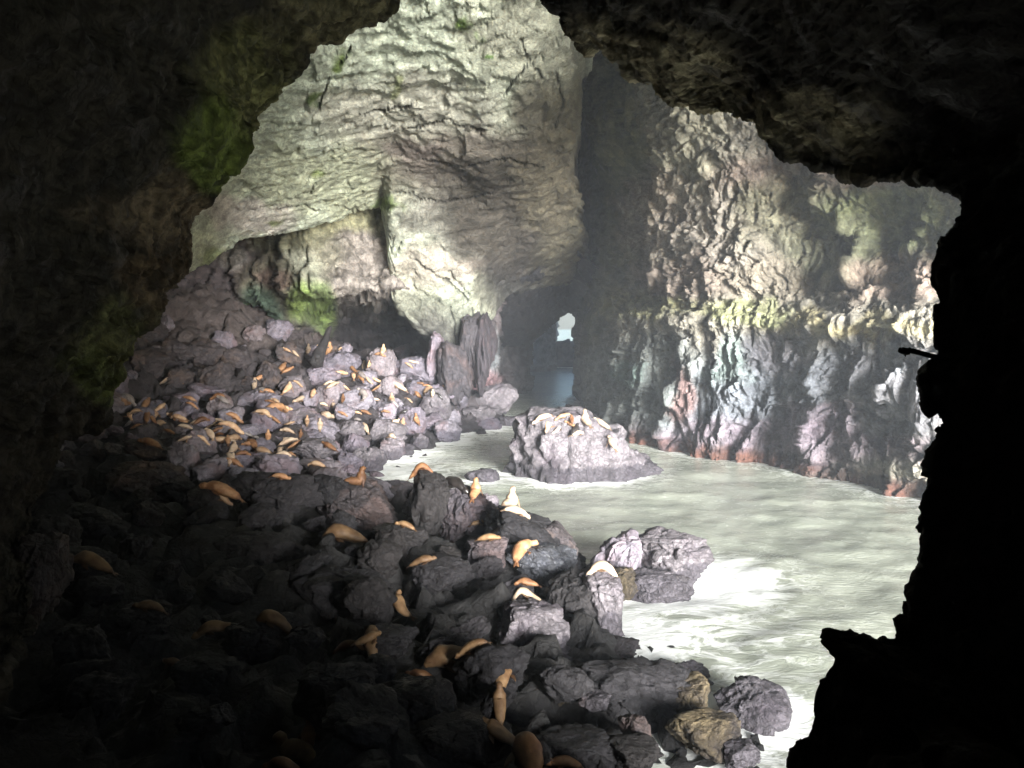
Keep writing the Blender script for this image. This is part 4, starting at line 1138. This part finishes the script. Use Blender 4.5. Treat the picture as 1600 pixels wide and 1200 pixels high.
FAR = [  # px, py, shown length, heading, pose, colour, bend
    (195, 629, 36, 0, 'peek', 'orange', 0), (208, 641, 24, 170, 'lie', 'tan', .2), (204, 651, 16, -60, 'lie', 'tan', .2), (217, 664, 20, 0, 'lie', 'orange', 0), (230, 628, 18, 90, 'lie', 'orange', 0), (260, 594, 20, 0, 'lie', 'cream', .5),
    (290, 601, 12, 90, 'sit', 'tan', 0), (300, 622, 24, 0, 'lie', 'orange', .3), (303, 634, 18, 10, 'lie', 'orange', .3), (336, 619, 28, 180, 'lie', 'brown', .2), (243, 650, 20, 80, 'lie', 'tan', .3), (252, 657, 20, 80, 'lie', 'tan', -.3),
    (268, 650, 30, 160, 'lie', 'tan', .2), (279, 661, 26, 180, 'lie', 'orange', .2), (293, 667, 24, 10, 'lie', 'cream', .6), (310, 656, 24, 0, 'lie', 'cream', .9), (326, 674, 22, 130, 'peek', 'cream', .3), (293, 683, 12, 0, 'peek', 'cream', 0),
    (247, 639, 16, 20, 'lie', 'grey', 0), (408, 590, 26, 20, 'lie', 'orange', 0), (398, 600, 15, 100, 'sit', 'cream', 0), (413, 610, 26, 180, 'lie', 'orange', .2), (452, 598, 24, 80, 'up', 'tan', .6), (438, 580, 14, 0, 'lie', 'cream', 0),
    (453, 578, 18, 40, 'lie', 'orange', 0), (468, 626, 36, 180, 'lie', 'cream', .4), (417, 643, 32, -15, 'lie', 'tan', -.7), (447, 641, 34, 15, 'lie', 'tan', -.7), (509, 636, 20, 0, 'lie', 'cream', 0), (521, 634, 10, 90, 'sit', 'cream', 0),
    (512, 651, 26, -60, 'lie', 'cream', 1.3), (500, 662, 16, 100, 'sit', 'cream', 0), (490, 612, 14, 90, 'lie', 'tan', 0), (517, 596, 20, 0, 'lie', 'cream', .2), (370, 652, 32, 10, 'lie', 'orange', .3), (368, 667, 42, 10, 'lie', 'tan', 0),
    (345, 658, 12, 0, 'lie', 'cream', 0), (356, 681, 20, 110, 'up', 'orange', 0), (349, 690, 32, 20, 'lie', 'tan', .5), (370, 681, 22, 60, 'lie', 'tan', .4), (340, 678, 20, 160, 'lie', 'brown', .2), (366, 698, 20, 90, 'lie', 'cream', .5),
    (385, 693, 26, 170, 'lie', 'orange', .4), (405, 702, 34, 150, 'lie', 'tan', -.5), (439, 699, 20, 100, 'lie', 'cream', .3), (447, 708, 18, -10, 'lie', 'cream', 0), (419, 678, 16, 100, 'sit', 'orange', 0), (445, 677, 26, 180, 'lie', 'cream', 0),
    (456, 685, 32, 15, 'lie', 'cream', 0), (463, 693, 20, 10, 'lie', 'orange', 0), (470, 676, 12, 90, 'sit', 'brown', 0), (402, 683, 18, -30, 'lie', 'grey', 0), (510, 694, 28, 160, 'lie', 'brown', 0), (363, 716, 14, 90, 'lie', 'cream', 0),
    (371, 723, 16, 0, 'lie', 'orange', 0), (490, 722, 32, 170, 'lie', 'tan', 0), (515, 546, 18, 70, 'sit', 'orange', 0), (533, 547, 8, 0, 'lie', 'tan', 0), (549, 576, 18, 150, 'lie', 'brown', .3), (535, 588, 26, 25, 'lie', 'tan', 0),
    (553, 586, 16, 100, 'sit', 'tan', 0), (569, 569, 13, 90, 'sit', 'cream', 0), (577, 567, 10, 80, 'sit', 'tan', 0), (563, 583, 18, 130, 'lie', 'grey', 0), (573, 594, 16, 160, 'lie', 'tan', 0), (586, 593, 20, 170, 'lie', 'tan', 0),
    (599, 544, 14, 80, 'sit', 'tan', 0), (597, 553, 20, 0, 'lie', 'orange', 0), (620, 601, 28, 160, 'lie', 'cream', .2), (649, 566, 18, 15, 'lie', 'cream', 0), (566, 613, 18, 120, 'lie', 'grey', 1.3), (590, 624, 16, 20, 'lie', 'cream', 1.2),
    (612, 622, 14, 110, 'sit', 'tan', 0), (618, 632, 14, -30, 'lie', 'grey', 0), (538, 648, 12, 0, 'lie', 'orange', 0), (560, 645, 12, 0, 'lie', 'tan', 0), (574, 647, 22, 0, 'lie', 'brown', 0), (556, 653, 18, 170, 'lie', 'grey', .5),
    (621, 656, 16, 60, 'up', 'cream', 0), (650, 652, 15, 120, 'sit', 'orange', 0), (670, 602, 14, 0, 'lie', 'orange', 0), (676, 612, 10, 90, 'sit', 'cream', 0), (693, 605, 13, 160, 'lie', 'orange', 0), (651, 616, 16, 140, 'lie', 'orange', 0),
    (661, 601, 16, 20, 'lie', 'brown', 0), (688, 620, 12, -20, 'lie', 'black', 0), (570, 668, 14, 120, 'peek', 'cream', 0), (613, 681, 15, -60, 'lie', 'cream', .5), (759, 600, 18, 180, 'lie', 'cream', 0), (482, 543, 14, 90, 'sit', 'cream', 0),
    (497, 541, 12, 20, 'lie', 'tan', 0), (446, 545, 12, 160, 'lie', 'tan', 0), (459, 552, 12, 160, 'lie', 'cream', 0), (632, 643, 10, 0, 'lie', 'black', 0), (536, 620, 12, 90, 'sit', 'brown', 0), (384, 708, 16, 30, 'lie', 'brown', 0),
    (334, 664, 18, 10, 'lie', 'tan', .3), (320, 690, 18, 20, 'lie', 'tan', .2), (262, 672, 20, 170, 'lie', 'brown', .2), (236, 655, 16, 150, 'lie', 'brown', 0), (455, 660, 18, 10, 'lie', 'tan', 0), (428, 655, 16, 170, 'lie', 'orange', .2),
    (480, 655, 14, 100, 'sit', 'tan', 0), (542, 608, 16, 20, 'lie', 'tan', 0), (600, 640, 12, 160, 'lie', 'orange', 0), (640, 625, 14, 20, 'lie', 'tan', 0), (590, 606, 14, 0, 'lie', 'orange', 0), (468, 600, 16, 20, 'lie', 'tan', 0), (428, 624, 16, 160, 'lie', 'tan', .3),
]
for k, a in enumerate(FAR):
    lion(*a)
    if k % 3 == 0 and a[2] > 15 and a[1] < 730:      # many lie pressed against a neighbour
        lion(a[0] + rnd.choice((-1, 1)) * rnd.uniform(5, 10), a[1] + rnd.uniform(-5, 6), a[2] * rnd.uniform(.8, 1.05), a[3] + rnd.uniform(-50, 50), 'lie', rnd.choice(['tan', 'orange', 'brown', 'cream', 'grey']), rnd.uniform(-.5, .8))

# ------------------------------------------------------------------ water
xs, ys = np.arange(-30, 190, 0.30), None
ys_ = np.concatenate([np.arange(4, 135, 0.30), np.arange(135, 600, 3.0)])
xs = np.concatenate([np.arange(-25, 50, 0.30), np.arange(50, 400, 6.0)])
gx, gy = np.meshgrid(xs, ys_)
wp = np.column_stack([gx.ravel(), gy.ravel(), np.zeros(gx.size)])
near = np.clip((150 - wp[:, 1]) / 100, 0.25, 1)
wv = 0.24 * fbm(wp / 4.2, 601, 3) + 0.05 * fbm(wp * np.array((1, .7, 1)) / 0.9, 602, 3) + 0.08 * ridged(wp / 5.0, 603, 3)
wp[:, 2] = wv * near
hh = height(wp[:, :2])
rocks = [(b[0].location.x, b[0].location.y, b[0]['_r']) for b in boulders if '_r' in b[0].keys() and b[0].location.z < 3.5] + [(bI.location.x - 1, bI.location.y, 6.5)]
dmin = np.full(len(wp), 99.0)
for (a, b, c) in rocks: dmin = np.minimum(dmin, np.hypot(wp[:, 0] - a, wp[:, 1] - b) - c)
foam = np.exp(-np.clip(dmin, 0, 50) / 1.1) * 0.75 + np.exp(-np.clip(-hh, 0, 9) / 0.9) * 0.22
base_l = np.array([((p_ - 800) / F_PX * (D_ * cp + CAM_Z * sp), D_) for (p_, D_) in rw[4:]])
dw = np.full(len(wp), 99.0)
for (a, b) in zip(base_l[:-1], base_l[1:]):
    ab = b - a; t_ = np.clip(((wp[:, :2] - a) @ ab) / (ab @ ab), 0, 1)
    dw = np.minimum(dw, np.linalg.norm(wp[:, :2] - a - t_[:, None] * ab, axis=1))
foam += 0.55 * np.exp(-np.clip(dw - 1.5, 0, 50) / 1.6)
def blob(x, y, rx, ry, a): return a * np.exp(-(((wp[:, 0] - x) / rx) ** 2 + ((wp[:, 1] - y) / ry) ** 2))
b1, b2, b3, b4 = onplane(1085, 905), onplane(1020, 990), onplane(640, 735), onplane(740, 690)
foam += blob(b1.x, b1.y, 3.8, 3.8, 1.6) + blob(b2.x + 1.5, b2.y, 5.0, 2.4, 0.25) + blob(b3.x, b3.y, 5, 9, .5) + blob(b4.x, b4.y, 6, 5, .3) + blob(*onplane(1180, 1010)[:2], 5, 3.5, .15) + blob(*onplane(1200, 1120)[:2], 2.5, 5, .12)
mw_, ntw, bs = new_mat('sea_water')
L = ntw.links.new
geo = N(ntw, 'ShaderNodeNewGeometry')
at = N(ntw, 'ShaderNodeAttribute', attribute_name='foam')
mp = N(ntw, 'ShaderNodeMapping'); mp.inputs['Scale'].default_value = (0.55, 1.0, 1.0); mp.inputs['Rotation'].default_value = (0, 0, 0.25); L(geo.outputs['Position'], mp.inputs[0])
n0 = N(ntw, 'ShaderNodeTexNoise', i_Scale=0.35, i_Detail=3.0); L(mp.outputs[0], n0.inputs['Vector'])
wa = N(ntw, 'ShaderNodeVectorMath', operation='MULTIPLY_ADD'); L(n0.outputs['Color'], wa.inputs[0]); wa.inputs[1].default_value = (3.5, 3.5, 0); L(mp.outputs[0], wa.inputs[2])
n1 = N(ntw, 'ShaderNodeTexNoise', i_Scale=0.8, i_Detail=9.0, i_Roughness=0.66); L(wa.outputs[0], n1.inputs['Vector'])
n2 = N(ntw, 'ShaderNodeTexNoise', i_Scale=3.4, i_Detail=6.0, i_Roughness=0.65); L(wa.outputs[0], n2.inputs['Vector'])
n3 = N(ntw, 'ShaderNodeTexNoise', i_Scale=0.16, i_Detail=3.0); L(geo.outputs['Position'], n3.inputs['Vector'])
body = ramp(ntw, n3.outputs['Fac'], [(0.35, (0.29, 0.315, 0.262)), (0.65, (0.40, 0.425, 0.355))])
# foam lace: strands of |noise - 0.5|
sb = N(ntw, 'ShaderNodeMath', operation='SUBTRACT'); L(n1.outputs['Fac'], sb.inputs[0]); sb.inputs[1].default_value = 0.5
ab = N(ntw, 'ShaderNodeMath', operation='ABSOLUTE'); L(sb.outputs[0], ab.inputs[0])
lace = N(ntw, 'ShaderNodeMath', operation='MULTIPLY_ADD'); L(ab.outputs[0], lace.inputs[0]); lace.inputs[1].default_value = -6.5; lace.inputs[2].default_value = 0.52
s2 = N(ntw, 'ShaderNodeMath', operation='MULTIPLY_ADD'); L(n2.outputs['Fac'], s2.inputs[0]); s2.inputs[1].default_value = 0.6; L(lace.outputs[0], s2.inputs[2])
s3 = N(ntw, 'ShaderNodeMath', operation='MULTIPLY_ADD'); L(at.outputs['Fac'], s3.inputs[0]); s3.inputs[1].default_value = 1.3; L(s2.outputs[0], s3.inputs[2])
ff = ramp(ntw, s3.outputs[0], [(0.78, (0, 0, 0)), (1.25 / 1.0 if False else 1.0, (0.9, 0.9, 0.9))])
sub = N(ntw, 'ShaderNodeMath', operation='SUBTRACT'); L(s3.outputs[0], sub.inputs[0]); sub.inputs[1].default_value = 0.72; sub.use_clamp = True
mul = N(ntw, 'ShaderNodeMath', operation='MULTIPLY'); L(sub.outputs[0], mul.inputs[0]); mul.inputs[1].default_value = 1.3; mul.use_clamp = True
c = mixc(ntw, mul.outputs[0], body, (0.82, 0.84, 0.82))
L(c, bs.inputs['Base Color'])
rr = ramp(ntw, mul.outputs[0], [(0, (0.15,) * 3), (1, (0.85,) * 3)])
L(rr, bs.inputs['Roughness'])
bs.inputs['IOR'].default_value = 1.33
bp = N(ntw, 'ShaderNodeBump', i_Strength=0.35, i_Distance=0.2); L(n2.outputs['Fac'], bp.inputs['Height']); L(bp.outputs[0], bs.inputs['Normal'])
o = link('sea_water', mesh_from('sea_water', wp, grid_faces(len(ys_), len(xs)), mw_, extra={'foam': np.clip(foam, 0, 2)}))
tag(o, 'murky green sea water streaked with white foam', kind='structure')

# ------------------------------------------------------------------ pipe with a rounded head on the right rock
M_metal, ntm, bsm = new_mat('black_metal')
bsm.inputs['Base Color'].default_value = (0.015, 0.015, 0.015, 1); bsm.inputs['Metallic'].default_value = 0.6; bsm.inputs['Roughness'].default_value = 0.6
nn_ = N(ntm, 'ShaderNodeTexNoise', i_Scale=60.0); bb_ = N(ntm, 'ShaderNodeBump', i_Strength=0.2); ntm.links.new(nn_.outputs['Fac'], bb_.inputs['Height']); ntm.links.new(bb_.outputs[0], bsm.inputs['Normal'])
em = bpy.data.objects.new('metal_arm', None); C.objects.link(em)
DP = 12.6
em.location = P(1500, 566, DP)
tag(em, 'black metal arm with a rounded head sticking out of the dark right rock', 'metal arm')
def tube(pts, rads, seg=16):
    vs = []; pts = [np.array(tuple(p)) for p in pts]
    for i, p in enumerate(pts):
        t = pts[min(i + 1, len(pts) - 1)] - pts[max(i - 1, 0)]; t /= np.linalg.norm(t)
        s = np.cross(t, (0, 1, 0)); s /= np.linalg.norm(s); u = np.cross(t, s)
        for k in range(seg):
            a = 2 * math.pi * k / seg
            vs.append(p + (s * math.cos(a) + u * math.sin(a)) * rads[i])
    fs = [[i * seg + k, i * seg + (k + 1) % seg, (i + 1) * seg + (k + 1) % seg, (i + 1) * seg + k] for i in range(len(pts) - 1) for k in range(seg)]
    return np.array(vs), np.array(fs)
u = DP / F_PX
e0 = np.array(tuple(em.location))
def loc(px, py, dy=0): return P(px, py, DP + dy)
v, f = tube([loc(1419, 546.5), loc(1419.3, 546.6), loc(1450, 555), loc(1500, 566), loc(1540, 575)], [0.5 * u, 4.2 * u, 4.2 * u, 4.4 * u, 4.4 * u])
link('arm', mesh_from('arm', v - e0, f, M_metal), em)
hs = [(1403.5, 547, .4), (1404, 547, 2.8), (1406, 547.3, 4.6), (1410, 548, 5.6), (1414, 549, 5.6), (1418, 549.5, 5.3), (1421, 550, 4.6), (1422, 550.2, .4)]
v, f = tube([loc(a, b) for a, b, c in hs], [c * u for a, b, c in hs])
link('head', mesh_from('head', v - e0, f, M_metal), em)
v, f = tube([loc(1414.5, 552), loc(1414.6, 555), loc(1414.8, 558)], [2.0 * u, 1.6 * u, .3 * u], 10)
link('bracket', mesh_from('bracket', v - e0, f, M_metal), em)

# ------------------------------------------------------------------ labels
LAND = [(505, 540, 'the leaning black splinter'), (711, 580, 'the tall purple slab'), (440, 778, 'the big rounded dark boulder'), (304, 712, 'the tall grey wedge boulder'), (490, 480, 'the bright green algae'),
        (566, 792, 'the upright brown sea lion'), (673, 790, 'the tall dark block'), (828, 985, 'the large grey angular boulder'), (1000, 1095, 'the massive dark boulder'), (695, 1025, 'the biggest bull sea lion'),
        (160, 600, 'the left arch foot'), (400, 600, 'the orange sea lion in mid pile'), (468, 626, 'the long cream sea lion in mid pile'), (600, 545, 'the small dark cave'), (535, 935, 'the lone dark shadow block'), (130, 875, 'the far left rim lit sea lion'),
        (450, 1162, 'the head raising cream sea lion'), (335, 756, 'the long orange and white sea lion'), (622, 690, 'the water inlet'), (620, 601, 'the cream sea lion over the purple rocks')]
ORD = ['nearest', 'second', 'third', 'fourth', 'fifth', 'sixth', 'seventh', 'eighth', 'ninth', 'tenth', 'eleventh', 'twelfth', 'thirteenth', 'fourteenth', 'fifteenth', 'sixteenth']
def auto(items, noun):
    """items: (object, px, py, describing words) -> a label that places each one by the nearest landmark"""
    buckets = {}
    for o, x, y, w in items:
        best = min(LAND, key=lambda l: math.hypot(l[0] - x, l[1] - y) + (1000 if math.hypot(l[0] - x, l[1] - y) < 6 else 0))
        dx, dy = x - best[0], y - best[1]
        d = ('right of' if dx > 0 else 'left of') if abs(dx) > abs(dy) else ('below' if dy > 0 else 'above')
        buckets.setdefault((best[2], d), []).append((math.hypot(dx, dy), o, w))
    for (lm, d), lst in buckets.items():
        lst.sort(key=lambda q: q[0])
        for k, (_, o, w) in enumerate(lst):
            o['label'] = f'{w}, {ORD[min(k, 15)]} {noun} {d} {lm}'
POSE = {'lie': 'lying', 'sit': 'sitting', 'up': 'raised', 'peek': 'resting', 'drape': 'draped', 'side': 'lying'}
auto([(o, x, y, f'{FUR[c][1]} {POSE[p]}') for o, x, y, c, p, w in lions if not w], 'sea lion')
for o, x, y, c, p, w in lions:
    if w: o['label'] = w
    tag(o, cat='sea lion', group='sea lions resting on the rocks')
auto([(o, x, y, {'boulder_rock': 'grey', 'grey_boulder_rock': 'dark grey', 'dark_boulder_rock': 'dark', 'rubble_rock': 'brown', 'pale_boulder_rock': 'pale', 'wet_slate_rock': 'wet', 'brown_boulder_rock': 'brown'}[o.data.materials[0].name] + ' plain') for o, x, y, w in boulders if not w], 'boulder')
for o, x, y, w in boulders:
    if w: o['label'] = w
    tag(o, cat='boulder', group='boulders piled along the shore')
    if '_r' in o.keys(): del o['_r']

# ------------------------------------------------------------------ haze
HAZE = True
if HAZE:
    mh = bpy.data.materials.new('haze_air'); mh.use_nodes = True
    nh = mh.node_tree
    for n_ in list(nh.nodes):
        if n_.type == 'BSDF_PRINCIPLED': nh.nodes.remove(n_)
    pv_ = nh.nodes.new('ShaderNodeVolumePrincipled')
    pv_.inputs['Color'].default_value = (0.80, 0.88, 1.0, 1)
    pv_.inputs['Density'].default_value = 0.0009
    pv_.inputs['Anisotropy'].default_value = 0.2
    nh.links.new(pv_.outputs[0], nh.nodes['Material Output'].inputs['Volume'])
    x0, x1, y0, y1, z0, z1 = -110, 420, -40, 620, -9, 52
    v = np.array([(a, b, c) for a in (x0, x1) for b in (y0, y1) for c in (z0, z1)])
    f = np.array([[0, 1, 3, 2], [4, 6, 7, 5], [0, 4, 5, 1], [2, 3, 7, 6], [0, 2, 6, 4], [1, 5, 7, 3]])
    o = link('haze', mesh_from('haze', v, f, mh, smooth=False))
    tag(o, 'thin bluish sea mist filling the cave', kind='stuff')
print('COUNTS lions', len(lions), 'boulders', len(boulders))
